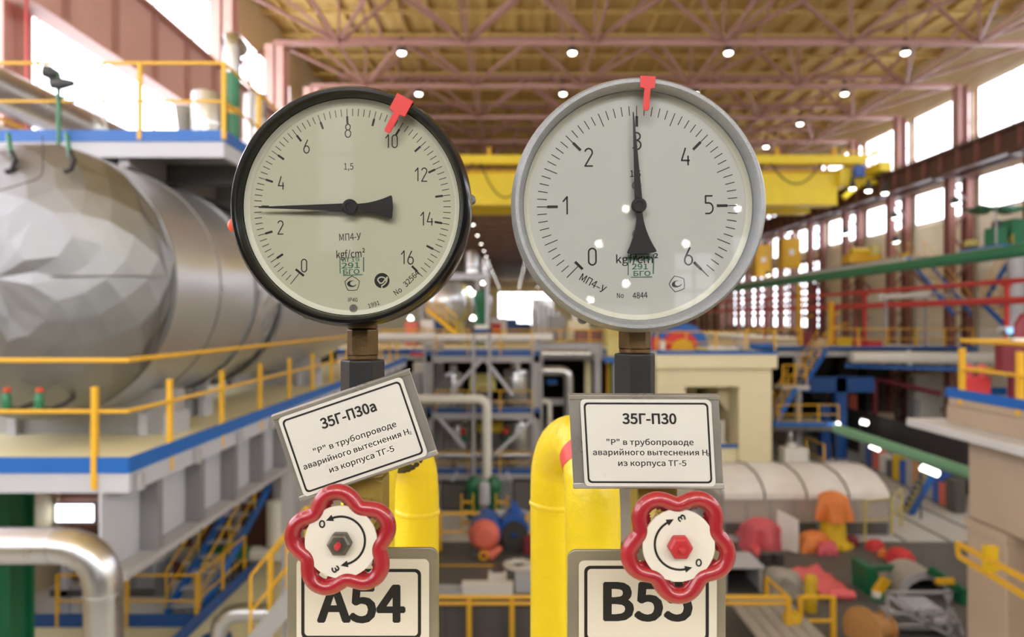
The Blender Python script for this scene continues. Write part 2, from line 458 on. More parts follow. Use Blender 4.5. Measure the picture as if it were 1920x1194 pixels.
words('stamp_text', 'БГО', fd, 8, -126, 32, 9, M['stamp_green'], dl, 0, C0*1.5, .03)
for yy in (39, -52):
    MB().lathe([(5.5*q,.0004),(9*q,.0004),(9*q,0)], fd(-1,yy), n, 20).build('dial_screw', M['screw'], dl, smooth=True)
a = math.radians(-3.4); axd = u*math.sin(a)+v*math.cos(a); sd = u*math.cos(a)-v*math.sin(a)
fan_pointer(t, O-n*.0095-v*.0004, n, axd, sd, .437/F, 174, 0, 89, 27, 14, .005, M['needle_black'], neck=5.5)
red_mark(t, O, n, u, v, .43, 236, 3.5, 28, 22, 62, 12)

# ---- fittings below the gauges
def fitting(px, d, y0, yhex, yblk, y1, wb, wk, side):
    s = d/F
    def Z(y): return (CY-y)*s
    X = (px-CX)*s
    r = wb/2*s
    t = thing('gauge_stem', (X,d,Z(yhex)), 'brass hex stem screwed into the bottom of the '+side+' gauge', 'pipe fitting', 'brass gauge stems')
    MB().lathe([(r*.86,Z(y0)),(r*.86,Z(y0+12)),(r*1.0,Z(y0+13)),(r*1.0,Z(y0+19)),(r*.9,Z(y0+20))], (X,d,0), (0,0,1), 28).build('collar', M['brass'], t, smooth=True)
    MB().lathe([(r*.9,Z(y0+20)),(r*1.05,Z(y0+22)),(r*1.05,Z(yhex-9)),(r*.95,Z(yhex-7))], (X,d,0), (0,0,1), 6, math.pi/6, math.pi/6+2*math.pi).build('hex', M['brass'], t, bevel=.0005)
    MB().lathe([(r*1.0,Z(yhex-8)),(r*1.0,Z(yhex-2)),(r*.75,Z(yhex-1)),(r*.75,Z(yhex+3))], (X,d,0), (0,0,1), 28).build('collar', M['brass'], t, smooth=True)
    k = wk/2*s
    o = MB().lathe([(0,Z(yhex)),(k*.98,Z(yhex)),(k*1.02,Z(yhex+2)),(k*1.02,Z(yblk-3)),(k*.97,Z(yblk)),(0,Z(yblk))], (X,d,0), (0,0,1), 6, .12+math.pi/6, .12+math.pi/6+2*math.pi).build('hex_coupling', M['black_fitting'], bevel=.0008)
    tag(o, 'black hexagonal coupling under the '+side+' gauge, above the tag plate', 'pipe coupling', 'black hex couplings')
    o2 = MB().lathe([(0,Z(yblk)),(k*.62,Z(yblk)),(k*.62,Z(y1)),(0,Z(y1))], (X,d,0), (0,0,1), 24).build('pipe_nipple', M['valve_brass'], smooth=True)
    tag(o2, 'short threaded nipple behind the tag plate of the '+side+' gauge', 'pipe fitting', 'threaded nipples')
fitting(680, .482, 596, 674, 738, 890, 56, 80, 'left')
fitting(1190, .457, 596, 662, 740, 905, 58, 77, 'right')

# ---- printed tag plates
def tag_plate(label, c, uu, vv, W, H, d, title, lines, tcx):
    """c centre pixel, uu / vv pixel unit vectors (right / up), W x H in pixels at depth d"""
    s = d/F; u = V(uu[0],0,-uu[1])*s; v = V(vv[0],0,-vv[1])*s; n = V(0,-1,0)
    O = U(c[0], c[1], d); fr = frame(O, u, v, n)
    t = thing('tag_plate', fr(0,-H/2,0), label, 'label plate', 'printed tag plates')
    P = MB()
    w2, h2 = W/2, H/2; T = .0012
    # folded sheet: flat back, lips rolled over at the top and bottom edge
    prof = [(-h2,-.004),(-h2-1,.000),(-h2+2,.0026),(-h2+9,.0022),(-h2+9,.0008),(h2-9,.0008),(h2-9,.0022),(h2-2,.0026),(h2+1,.0),(h2,-.004),(h2-3,-.004),(h2-3,-.0004),(-h2+3,-.0004),(-h2+3,-.004)]
    vs = [fr(-w2,b,c_) for b,c_ in prof]+[fr(w2,b,c_) for b,c_ in prof]; k = len(prof)
    P.add(vs, [(i,(i+1)%k,k+(i+1)%k,k+i) for i in range(k)]+[tuple(range(k)), tuple(range(2*k-1,k-1,-1))])
    P.build('holder', M['plate_steel'], t, bevel=.0003)
    x0, x1, y0, y1 = tcx-122, tcx+122, -h2+6, h2-9
    lb = MB().prism(rrect(x0,y0,x1,y1,9), fr, .0021, .0030).build('label_sheet', M['label_white'], t)
    b = MB(); o = rrect(x0+6,y0+6,x1-6,y1-6,8); i_ = rrect(x0+9.5,y0+9.5,x1-9.5,y1-9.5,6)
    ringpoly(b, o, i_, fr, .00312); b.build('border_line', M['ink'], lb, fixn=False)
    words('title_text', title, fr, tcx+5, h2-45, 108 if len(title) > 7 else 101, 18.5, M['ink'], lb, 0, .00312, .045)
    for body, dx, dy, wd in lines:
        words('body_text', body, fr, tcx+dx, dy, wd, 10.5 if wd > 9 else 5.5, M['ink'], lb, 0, .00312, .022)
    # a clip bracket from the sheet to the pipe behind
    MB().prism([(-30,-20),(30,-20),(30,20),(-30,20)], fr, -.012, -.0003).build('clip', M['plate_steel'], t, bevel=.0005)
    return t
L19 = math.radians(18.8)
tag_plate('tilted white tag plate reading 35Г-П30а above the left handwheel', (666,815), (math.cos(L19),-math.sin(L19)), (-math.sin(L19),-math.cos(L19)), 272, 170, .447,
    '35Г-П30а', [('"Р" в трубопроводе',3,-4,162),('аварийного вытеснения Н',-2,-25,207),('2',104,-29,4),('из корпуса ТГ-5',2,-46,127)], -3)
tag_plate('level white tag plate reading 35Г-П30 above the right handwheel', (1211,827), (1,.003), (-.055,-1), 281, 177, .425,
    '35Г-П30', [('"Р" в трубопроводе',4,0,162),('аварийного вытеснения Н',3,-19,213),('2',111,-23,4),('из корпуса ТГ-5',6,-39,127)], 2)

# ---- valves with flower handwheels
def flower(r0, amp, ang, base):
    return r0+amp*math.cos(math.radians(5*(ang-base)))-amp*.12*math.cos(math.radians(10*(ang-base)))
def valve(side, wx, wy, d, Rout, base, rot3, nut, bodyd, btop, bbot):
    s = d/F; O = U(wx, wy, d); n = V(0,-1,0)
    fr = frame(O, V(s,0,0), V(0,0,s), n)
    BX, BZ = O.x, O.z
    t = thing('needle_valve', (BX,bodyd,(CY-bbot)/F*bodyd), 'brass valve with red flower handwheel and white disc below the '+side+' gauge', 'valve', 'needle valves with flower handwheels')
    zt, zb = (CY-btop)/F*bodyd, (CY-bbot)/F*bodyd
    body = MB().box(BX-.013,BX+.013,bodyd-.013,bodyd+.013,BZ-.022,BZ+.022)
    body.lathe([(0,zb),(.011,zb),(.011,zt),(0,zt)], (BX,bodyd,0), (0,0,1), 20)
    body.lathe([(.012,0),(.012,.016),(.009,.018),(.009,.026),(0,.026)], (BX,bodyd-.012,BZ), n, 6)
    body.build('body', M['valve_brass'], t, bevel=.001)
    MB().tube([(BX,bodyd-.02,BZ),(BX,d-.003,BZ)], .0042, 14).build('stem', M['nut_steel'], t, smooth=True)
    N = 120; tr = 14.6
    W = MB(); vs = []; fs = []; k = 14
    r0 = Rout-tr-9.5
    for i in range(N):
        a = 360*i/N; r = flower(r0, 11, a, base); e = .5
        ra, rb = flower(r0, 11, a-e, base), flower(r0, 11, a+e, base)
        P = lambda rr, aa: (rr*math.cos(math.radians(aa)), rr*math.sin(math.radians(aa)))
        p, p0, p1 = P(r,a), P(ra,a-e), P(rb,a+e)
        tx, ty = p1[0]-p0[0], p1[1]-p0[1]; L = math.hypot(tx,ty); nx, ny = ty/L, -tx/L
        for j in range(k):
            b = 2*math.pi*j/k
            vs.append(fr(p[0]+nx*tr*math.cos(b), p[1]+ny*tr*math.cos(b), tr*s*math.sin(b)*.95))
    for i in range(N):
        for j in range(k):
            i2, j2 = (i+1)%N, (j+1)%k; fs.append((i*k+j, i2*k+j, i2*k+j2, i*k+j2))
    wo = W.add(vs, fs).build('handwheel', M['wheel_red'], t, smooth=True)
    # dished web behind the rim: hub plate with a hole in each lobe
    web = MB(); vs = []; fs = []; RI = 9
    for i in range(N):
        a = 360*i/N; c5 = math.cos(math.radians(5*(a-base)))
        hole = max(0, c5)**.6
        rr = flower(r0, 11, a, base)-4
        ri = 46
        ro = ri+(rr-ri)*1.0
        for j in range(RI):
            f = j/(RI-1); r = ri+(ro-ri)*f
            dep = -.0055*math.sin(math.pi*min(1,f*1.0))*.6-.004*(1-f)
            vs.append(fr(r*math.cos(math.radians(a)), r*math.sin(math.radians(a)), dep))
    for i in range(N):
        a = 360*(i+.5)/N; c5 = math.cos(math.radians(5*(a-base)))
        for j in range(RI-1):
            f = (j+.5)/(RI-1)
            if c5 > .3 and f < .5+.4*c5: continue
            i2 = (i+1)%N; fs.append((i*RI+j, i2*RI+j, i2*RI+j+1, i*RI+j+1))
    wb = web.add(vs, fs).build('spoke_web', M['wheel_red'], wo, smooth=True)
    so = wb.modifiers.new('solid', 'SOLIDIFY'); so.thickness = .003; so.offset = -1
    MB().lathe([(0,-.006),(52*s,-.006),(52*s,.0005),(0,.0005)], O, n, 40).build('wheel_hub', M['wheel_red'], wo, smooth=True)
    ds = MB().lathe([(0,.0008),(67*s,.0008),(68*s,.0013),(67.4*s,.0022),(0,.0022)], O, n, 64).build('direction_disc', M['disc_white'], t, smooth=True)
    mk_ = MB(); c = .0024
    if side == 'left':
        pts = arc(0,3,45,112,-74,24); ar = [(112, 1), (-76, -1)]; tx = [('О',-35,34,0), ('З',-10,-50,-62)]; RC = (0,3,45)
    else:
        pts = arc(2,2,47,120,282,24); ar = [(118,-1), (284,1)]; tx = [('З',5,51,120), ('О',37,-32,0)]; RC = (2,2,47)
    mk_.ribbon(pts, 4.2, fr, c)
    for a, sg in ar:
        aa = math.radians(a); px_, py_ = RC[0]+RC[2]*math.cos(aa), RC[1]+RC[2]*math.sin(aa)
        txx, tyy = -math.sin(aa)*sg, math.cos(aa)*sg
        mk_.flat([(px_+txx*12,py_+tyy*12),(px_-tyy*6.5-txx*2,py_+txx*6.5-tyy*2),(px_+tyy*6.5-txx*2,py_-txx*6.5-tyy*2)], fr, c+.00002)
    mk_.build('direction_arrow', M['ink'], ds, fixn=False)
    for ch, x, y, r in tx:
        words('direction_letter', ch, fr, x, y, 12, 13, M['ink'], ds, r, c, .06)
    nm = M['nut_red'] if nut == 'red' else M['nut_steel']
    nn = MB().lathe([(0,.0022),(22*s,.0022),(23*s,.0028),(23*s,.007),(19*s,.0085),(0,.0085)], O, n, 6).build('nut', nm, t, bevel=.0005)
    MB().lathe([(0,.0125),(4.5*s,.0122),(6.5*s,.011),(6.5*s,.008)], O, n, 14).build('stem_tip', M['nut_red'], nn, smooth=True)
    return t
valve('left', 641, 1014, .400, 108, 98, 0, 'steel', .470, 888, 1150)
valve('right', 1271, 1020, .385, 111, 55, 0, 'red', .452, 903, 1150)

# ---- big number signs
def number_sign(label, px0, px1, py0, d, sx0, sx1, sy0, bx0, bx1, by0, text, tx, tw, ty, th):
    s = d/F; O = U(px0, py0, d); fr = frame(O, V(s,0,0), V(0,0,-s), V(0,-1,0))
    hh = 205
    t = thing('number_sign', fr((px1-px0)/2, hh, 0), label, 'sign', 'number signs')
    W = px1-px0
    P = MB().prism(rrect(0,0,W,hh,16), fr, -.0025, .0)
    P.build('back_plate', M['sign_steel'], t, bevel=.0006)
    lb = MB().prism(rrect(sx0-px0,sy0-py0,sx1-px0,hh-22,10), fr, .0002, .0012).build('label_sheet', M['label_cream'], t)
    b = MB(); x0, x1, y0 = bx0-px0, bx1-px0, by0-py0; y1 = hh-36
    ringpoly(b, rrect(x0,y0,x1,y1,11), rrect(x0+6,y0+6,x1-6,y1-6,7), fr, .0013); b.build('border_line', M['ink'], lb, fixn=False)
    fr2 = frame(fr(0,0,0), V(s,0,0), V(0,0,s), V(0,-1,0))
    words('number_text', text, fr2, tx-px0, -(ty-py0), tw, th, M['ink'], lb, 0, .0013, .052)
    MB().prism([(W/2-40,60),(W/2+40,60),(W/2+40,120),(W/2-40,120)], fr, -.016, -.0024).build('bracket', M['sign_steel'], t)
number_sign('steel sign reading A54 behind the left handwheel', 538, 822, 1027, .452, 557, 805, 1047, 566, 790, 1065, 'A54', 678, 166, 1130, 65)
number_sign('steel sign reading B55 behind the right handwheel', 1064, 1361, 1031, .435, 1085, 1343, 1050, 1095, 1328, 1059, 'B55', 1214, 168, 1126, 67)

# ---- yellow pipes
def smoothpath(P, k=6):
    out = []; n = len(P)
    for i in range(n-1):
        p0, p1, p2, p3 = P[max(i-1,0)], P[i], P[i+1], P[min(i+2,n-1)]
        for j in range(k):
            f = j/k
            out.append(.5*((2*p1)+(p2-p0)*f+(2*p0-5*p1+4*p2-p3)*f*f+(3*p1-p0-3*p2+p3)*f**3))
    out.append(P[-1]); return out
def down(p): return V(p.x, p.y, -1.6)
b0 = U(781,1180,.66); f0 = U(690,1180,.555)
path = [V(b0.x,b0.y,-.4), b0, U(781,1000,.66), U(781,930,.66), U(776,880,.655), U(758,842,.635), U(732,828,.605), U(708,846,.577), U(694,890,.56), U(690,950,.555), U(690,1080,.555), V(f0.x,f0.y,-.4)]
t = thing('siphon_pipe', down(b0), 'yellow looped pipe rising behind the A54 sign', 'pipe', 'yellow looped pipes')
MB().tube([down(b0)]+smoothpath(path)+[down(f0)], .0215, 28).build('tube', M['pipe_yellow'], t, smooth=True)
rg = MB().lathe([(.0212,-.003),(.0226,-.0015),(.0228,0),(.0226,.0015),(.0212,.003)], U(781,957,.66), (.06,0,1), 28).build('weld_bead', M['pipe_yellow'], t, smooth=True)
MB().tube([U(760,845,.638), U(751,837,.629), U(742,832,.619)], .0219, 28, cap=False).build('black_band', M['ink'], t, smooth=True)
b1 = U(1037,1180,.67); f1 = U(1112,1180,.55)
path = [V(b1.x,b1.y,-.4), b1, U(1037,1000,.67), U(1037,920,.67), U(1040,872,.665), U(1052,838,.645), U(1072,824,.615), U(1092,836,.585), U(1106,880,.562), U(1111,950,.55), U(1112,1080,.55), V(f1.x,f1.y,-.4)]
t = thing('siphon_pipe', down(b1), 'yellow looped pipe with a red band, left of the B55 sign', 'pipe', 'yellow looped pipes')
MB().tube([down(b1)]+smoothpath(path)+[down(f1)], .0222, 28).build('tube', M['pipe_yellow'], t, smooth=True)
MB().lathe([(.022,-.003),(.0233,-.0015),(.0235,0),(.0233,.0015),(.022,.003)], U(1037,944,.67), (.06,0,1), 28).build('weld_bead', M['pipe_yellow'], t, smooth=True)
sp = smoothpath(path, 12); 
seg = [p for p in sp if .5635 < p.y < .576 and p.z > -.2]
MB().tube(seg, .0226, 28, cap=False).build('red_band', M['band_red'], t, smooth=True)
# ================================================================== HALL
mk('wall_beige', '#cdbf9d', .75, 0, .06, .6)
mk('concrete_floor', '#cfcfcc', .45, 0, .12, .35)
mk('rubber_floor', '#5d5b58', .55, 0, .15, .8)
M['ceiling'] = ribbed('ceiling', '#cdb06a', .7, 'X', .75, .6)
M['cladding'] = ribbed('cladding', '#efe7d0', .7, 'Z', .5, .4)
mk('steel_pink', '#ae857d', .5, 0, .08, 3)
mk('steel_brown', '#8a5a50', .5, 0, .12, 3)
mk('girder_brown', '#5c3f38', .55, 0, .15, 3)
mk('girder_pink', '#d3a69a', .5, 0, .08, 1)
mk('pane_light', '#f1f5ff', .5, emit=WIN)
mk('back_fill_glow', '#fbf9f6', .5, emit=11.5)  # glow of the added fill panes behind the camera
mk('pane_dim', '#f2f6ff', .5, emit=1.1)
mk('lamp_light', '#fffaf0', .5, emit=LAMP)
mk('tube_light', '#fffdf8', .5, emit=6)
mk('rail_yellow', '#e3b02c', .4, 0, .06, 8)
mk('kick_blue', '#1a62b4', .45, 0, .06, 3)
mk('deep_blue', '#1a4f96', .45, 0, .1, 3)
mk('deck_cream', '#e3d9ae', .5, 0, .05, 1.5)
mk('deck_under', '#8d8b88', .6, 0, .1, 2)
mk('steel_grey', '#a7a6a8', .5, 0, .07, 2)
mk('steel_white', '#b9bbc3', .45, 0, .05, 2)
mk('stiffener_grey', '#7f7d80', .5, 0, .08, 2)
mk('steel_dark', '#5b5856', .55, 0, .12, 2)
mk('foil_dull', '#8b8c8d', .5, 1, .1, 2, rvar=.1, bump=.25, bscale=2.5)
mk('foil', '#d4d5d7', .3, .78, .06, 1.2, rvar=.08, bump=.15, bscale=3)
mk('galvanised', '#c8c9ca', .3, 1, .08, 3)
mk('lamp_body', '#4b4e50', .5, .4, .1)
mk('pipe_green', '#2f7a57', .4, 0, .08, 3)
mk('green_dark', '#14623f', .45, 0, .1, 3)
mk('green_light', '#6fa580', .45, 0, .08, 3)
mk('pipe_red', '#c43a38', .4, 0, .08, 3)
mk('maroon', '#7d2433', .5, 0, .1, 3)
mk('crane_yellow', '#efd329', .45, 0, .05, 1.5)
mk('cab_yellow', '#dca916', .45, 0, .06, 2)
mk('found_cream', '#eee3bd', .7, 0, .05, 1.2)
mk('concrete_tan', '#b5a18b', .8, 0, .07, 1.5, bump=.2, bscale=12)
mk('concrete_white', '#cdccca', .7, 0, .06, 2)
mk('void_shade', '#231f1d', .9, 0, .15, 1)  # near-black standing in for the shade of unlit depth
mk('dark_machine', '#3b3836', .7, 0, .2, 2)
mk('cloth_orange', '#e98a48', .6, 0, .08, 6)
mk('cloth_pink', '#d7606c', .6, 0, .1, 6)
mk('sheet_pink', '#ee6f76', .5, 0, .06, 3)
mk('cloth_red', '#d23c40', .6, 0, .08, 6)
mk('coral', '#dd705c', .55, 0, .08, 4)
mk('tarp_grey', '#a5a198', .7, 0, .12, 4)
mk('motor_blue', '#2f5db0', .4, 0, .08, 4)
mk('paint_white', '#e6e5e0', .5, 0, .03, 3)
mk('wood_tan', '#bd8b52', .6, 0, .12, 6)
mk('brown_panel', '#6b4534', .6, 0, .15, 2)
mk('insul_white', '#dad8d0', .5, 0, .04, 3)
mk('hood_panel', '#e8e6e2', .4, 0, .08, 2)
mk('hood_front', '#b9b2ab', .45, .1, .12, 2)
mk('pedestal_yellow', '#d6b21e', .5, 0, .08, 4)
mk('vessel_yellow', '#cdbf72', .4, 0, .08, 3)
mk('screen_blue', '#8fc4ff', .4, emit=.8)
mk('cable_black', '#1c1c1c', .6)

XL, XR = -11.3, 25.3       # column lines
ZB, ZT, ZR = 13.1, 15.7, 16.3
# ---- shell
struct('floor', MB().box(-26,30,-16,300,-7.8,-7.5), M['concrete_floor'])
struct('ceiling', MB().box(-26,30,-16,300,ZR,ZR+.3), M['ceiling'])
wr = struct('wall_right', MB().box(26.2,26.6,-16,300,-7.5,ZR), M['cladding'])
wl = MB(); wl.box(-13.4,-13.0,-16,300,-7.5,2.0); wl.box(-13.4,-13.0,-16,300,13.6,ZR); wl.box(-13.4,-13,40,300,2.0,13.6)
struct('wall_left', wl, M['wall_beige'])
mk('wall_dark', '#2e2824', .8, 0, .1, 1)
bk = MB(); bk.box(-13,26.2,-16,-15.7,-7.5,6.8); bk.box(-13,26.2,-16,-15.7,13.4,ZR)
for x in range(-13, 26, 6): bk.box(x,x+1.2,-16,-15.7,6.8,13.4)
struct('wall_back', bk, M['wall_dark'])
eb = MB(); eb.box(-13,26.2,299,300,-7.5,-3); eb.box(-13,26.2,299,300,11.5,ZR); eb.box(-13,-6,299,300,-3,11.5); eb.box(18,26.2,299,300,-3,11.5)
struct('wall_end', eb, M['wall_beige'])
NW = [0]
def window(p, m, nx=1, nz=1, bar=.1, frm='steel_pink', axis='Y', face=-1):
    """p = (fixed, a0, a1, z0, z1): glazed opening with frame, mullions and one pane"""
    NW[0] += 1
    x, a0, a1, z0, z1 = p
    def bx(mb, f0, f1, b0, b1, c0, c1):
        return mb.box(f0,f1,b0,b1,c0,c1) if axis == 'Y' else mb.box(b0,b1,f0,f1,c0,c1)
    fb = MB()
    for k in range(nx+1):
        y = a0+(a1-a0)*k/nx; bx(fb, x-.06, x+.06, y-bar/2, y+bar/2, z0, z1)
    for k in range(nz+1):
        z = z0+(z1-z0)*k/nz; bx(fb, x-.058, x+.058, a0, a1, z-bar/2, z+bar/2)
    o = struct('window_%d' % NW[0], fb, M[frm])
    g = bx(MB(), x-.02, x+.02, a0, a1, z0, z1)
    # same origin as its frame
    org = Vector(o['_o']); e = g.build('pane', m, None); e.parent = o; e.location = Vector(e['_o'])-org
    return o
for y0, y1 in ((-15,-3.5),(-2.5,14.5),(15.7,40)):
    window((-13.05, y0, y1, 2.0, 13.6), M['pane_light'], max(1,int((y1-y0)/3)), 3, .07)
for k in range(6): window((-15.75, -11.8+6*k, -7+6*k, 6.8, 13.4), M['back_fill_glow'], 3, 3, .14, 'steel_grey', 'X')  # unseen clerestory added behind the camera as fill light for the dials
window((-15.65, -5.2, -4.3, 1.6, 5.2), M['pane_dim'], 1, 3, .08, 'steel_grey', 'X')
window((-15.65, 3.9, 4.9, .2, 1.6), M['pane_light'], 2, 3, .07, 'steel_grey', 'X')
window((-15.65, 5.3, 6.3, .3, 2.0), M['pane_light'], 2, 3, .07, 'steel_grey', 'X')
window((-15.65, 1.6, 3.3, -1.2, .3), M['pane_dim'], 2, 2, .07, 'steel_grey', 'X')
window((298.9, -6, 18, -3, 11.5), M['pane_light'], 4, 3, .3, 'steel_grey', 'X')
cols = [32.5+6*k for k in range(-8, 18)]
for i, y in enumerate(cols[:-1]):
    if y < -16: continue
    window((26.1, y+.35, y+5.65, 9.5, 12.9), M['pane_light'], 2, 2, .06)
    window((26.1, y+.45, y+5.55, 6.0, 7.9), M['pane_light'], 2, 1, .06)
for y in (56.5,62.5,68.5,74.5):
    window((26.05, y+.7, y+5.5, -.9, 5.0), M['pane_light'], 4, 5, .3, 'steel_brown')

# ---- roof trusses
def truss(y, i):
    lab = 'pink steel roof truss spanning the hall, %s from the camera' % ordw(i)
    t = thing('roof_truss', (XL,y,ZB), lab, 'roof truss', 'roof trusses')
    N = 12; L = XR-XL
    P = [XL+L*k/N for k in range(N+1)]
    MB().bar((XL,y,ZT),(XR,y,ZT),.28,.24).build('top_chord', M['steel_pink'], t)
    MB().bar((XL,y,ZB),(XR,y,ZB),.26,.22).build('bottom_chord', M['steel_pink'], t)
    d0 = MB().bar((P[0],y,ZT),(P[1],y,ZB),.13,.15,(0,1,0)).build('diagonal', M['steel_pink'], t)
    d1 = MB().bar((P[1],y,ZB),(P[2],y,ZT),.13,.15,(0,1,0)).build('diagonal', M['steel_pink'], t)
    v0 = MB().bar((P[1],y,ZB),(P[1],y,ZT),.1,.1,(0,1,0)).build('post', M['steel_pink'], t)
    for k in range(1, N//2):
        for d in (d0, d1, v0):
            c = d.copy(); COL.objects.link(c); c.parent = t; c.location = d.location+Vector((2*L/N*k,0,0))
    return t
T0 = truss(32.5, 2)
ys = [20.5+6*k for k in range(22)]
for i, y in enumerate(ys):
    if y == 32.5: continue
    moved(T0, (0,y-32.5,0), 'pink steel roof truss spanning the hall, %s from the camera' % ordw(i))
# far trusses, a few pixels each
ft = MB(); ft.bar((XL,0,ZB),(XR,0,ZB),.3,.25); ft.bar((XL,0,ZT),(XR,0,ZT),.3,.25)
for k in range(12):
    a, b = XL+(XR-XL)*k/12, XL+(XR-XL)*(k+1)/12
    ft.bar((a,0,ZT if k%2==0 else ZB),(b,0,ZB if k%2==0 else ZT),.14,.16,(0,1,0))
fo = None
for j, y in enumerate(range(153, 297, 12)):
    if fo is None:
        fo = ft.build('roof_truss', M['steel_pink']); fo.location.y = y
        tag(fo, 'distant pink roof truss far down the hall, %s of the far run' % ordw(j), 'roof truss', 'distant roof trusses')
    else:
        c = copy_tree(fo); c.location.y = y; c['label'] = 'distant pink roof truss far down the hall, %s of the far run' % ordw(j)
# ---- bracing in the plane of the bottom chords, one set per bay
def bracing(y, i):
    t = thing('roof_bracing', (XL,y,ZB), 'crossed pink bracing under the roof between truss %s and the next' % ordw(i), 'roof bracing', 'roof bracing sets')
    L = XR-XL; n = 6
    b = None
    for k in range(n):
        a, c = XL+L*k/n, XL+L*(k+1)/n
        m_ = (a+c)/2
        MB().bar((a,y,ZB+.05),(m_,y+6,ZB+.05),.14,.12).build('brace', M['steel_pink'], t)
        MB().bar((m_,y+6,ZB+.12),(c,y,ZB+.12),.14,.12).build('brace', M['steel_pink'], t)
        MB().bar((m_,y,ZB),(m_,y+6,ZB),.12,.14).build('tie', M['steel_pink'], t)
    for k in range(4):
        a = XL+L*(k+.5)/4
        MB().bar((a,y,ZB),(a,y+6,ZT),.09,.09).build('sway_brace', M['steel_pink'], t)
        MB().bar((a,y,ZT),(a,y+6,ZB),.09,.09).build('sway_brace', M['steel_pink'], t)
    return t
B0 = bracing(32.5, 2)
for i, y in enumerate(ys[:16]):
    if y == 32.5: continue
    moved(B0, (0,y-32.5,0), 'crossed pink bracing under the roof between truss %s and the next' % ordw(i))
# purlins under the roof sheets
for k in range(25):
    x = -12+1.52*k
    o = MB().bar((x,-15,ZR-.12),(x,298,ZR-.12),.14,.24).build('roof_purlin', M['ceiling'])
    tag(o, 'long sandy roof purlin running down the hall, %s counted from the left wall' % ordw(k), 'roof beam', 'roof purlins')
mk('purlin_dark', '#8a6d45', .6, 0, .1, 2)
for k, y in enumerate([17.5+3*j for j in range(30)]):
    o = MB().bar((-13,y,ZR-.35),(26,y,ZR-.35),.16,.22).build('roof_rib', M['ceiling'])
    tag(o, 'cross rib under the roof sheets, %s from the camera' % ordw(k), 'roof beam', 'roof cross ribs')

# ---- high bay lamps
def lamp(x, y, z, row, colw, near=True):
    lab = 'lit high bay lamp under the roof, %s row, %s line from the left' % (ordw(row), ordw(colw))
    t = thing('high_bay_lamp', (x,y,z), lab, 'ceiling lamp', 'high bay lamps')
    MB().lathe([(.05,.75),(.1,.7),(.12,.42),(.18,.3),(.22,.0),(.21,.0),(.16,.28),(0,.32)], (x,y,z), (0,0,1), 18).build('housing', M['lamp_body'], t, smooth=True)
    MB().lathe([(.19,.01),(.14,-.06),(0,-.09)], (x,y,z), (0,0,1), 18).build('lens', M['lamp_light'], t, smooth=True)
    MB().tube([(x,y,z+.7),(x,y,ZR)], .03, 6).build('hanger', M['steel_pink'], t)
    return t
LX = (-5.3, 2.9, 10.4, 18.9)
L0 = lamp(LX[0], 32.8, 12.75, 7, 0)
rows = [-9.2+6*k for k in range(12)]+[68.8+12*k for k in range(19)]
for r, y in enumerate(rows):
    for c, x in enumerate(LX):
        if r == 7 and c == 0: continue
        if y > 70 and c == 3: continue
        moved(L0, (x-LX[0], y-32.8, 0), 'lit high bay lamp under the roof, %s row, %s line from the left' % (ordw(r), ordw(c)))

mk('bulb_light', '#fffaf0', .5, emit=90)
for k, (x, z) in enumerate(((2.75,2.65),(5.45,2.65),(2.1,1.8),(4.2,1.8),(2.75,.85),(1.9,.45),(3.8,-.2))):
    t = thing('wall_lamp', (x,-15.6,z), 'bright round bulkhead lamp on the wall behind the viewer, %s in its cluster' % ordw(k), 'wall lamp', 'bulkhead lamps')
    MB().lathe([(.12,0),(.12,.05),(.09,.08),(0,.08)], (x,-15.69,z), (0,1,0), 16).build('housing', M['lamp_body'], t, smooth=True)
    MB().lathe([(.075,.08),(.06,.12),(0,.14)], (x,-15.69,z), (0,1,0), 16).build('lens', M['bulb_light'], t, smooth=True)
# ---- columns on the right
def rcol(y):
    t = thing('steel_column', (25.2,y,-7.5), '', 'column', 'steel columns along the right wall')
    u_ = MB(); 
    u_.box(25.0,25.06,y-.3,y+.3,8.0,ZB); u_.box(25.5,25.56,y-.3,y+.3,8.0,ZB); u_.box(25.06,25.5,y-.03,y+.03,8.0,ZB)
    u_.build('upper_shaft', M['steel_pink'], t)
    for x in (24.5, 25.5):
        MB().box(x,x+.36,y-.26,y-.2,-7.5,8.0).box(x,x+.36,y+.2,y+.26,-7.5,8.0).box(x+.14,x+.22,y-.2,y+.2,-7.5,8.0).build('lower_leg', M['steel_brown'], t)
    lc = MB()
    for k in range(10):
        z = -7.2+1.5*k
        lc.bar((24.6,y-.2,z),(25.7,y-.2,z+1.5 if k%2==0 else z),.1,.08)
        lc.bar((24.6,y-.2,z+1.5),(25.7,y-.2,z+1.5 if k%2==0 else z),.1,.08)
    lc.build('lacing', M['steel_brown'], t)
    MB().box(23.9,26.0,y-.4,y+.4,7.85,8.05).build('bracket', M['girder_brown'], t)
    return t
R0 = rcol(32.5); ci = 0
for i, y in enumerate([26.5+6*k for k in range(16)]):
    lab = 'pink brown steel column along the right wall, %s from the camera' % ordw(i)
    if y == 32.5: R0['label'] = lab
    else: moved(R0, (0,y-32.5,0), lab)
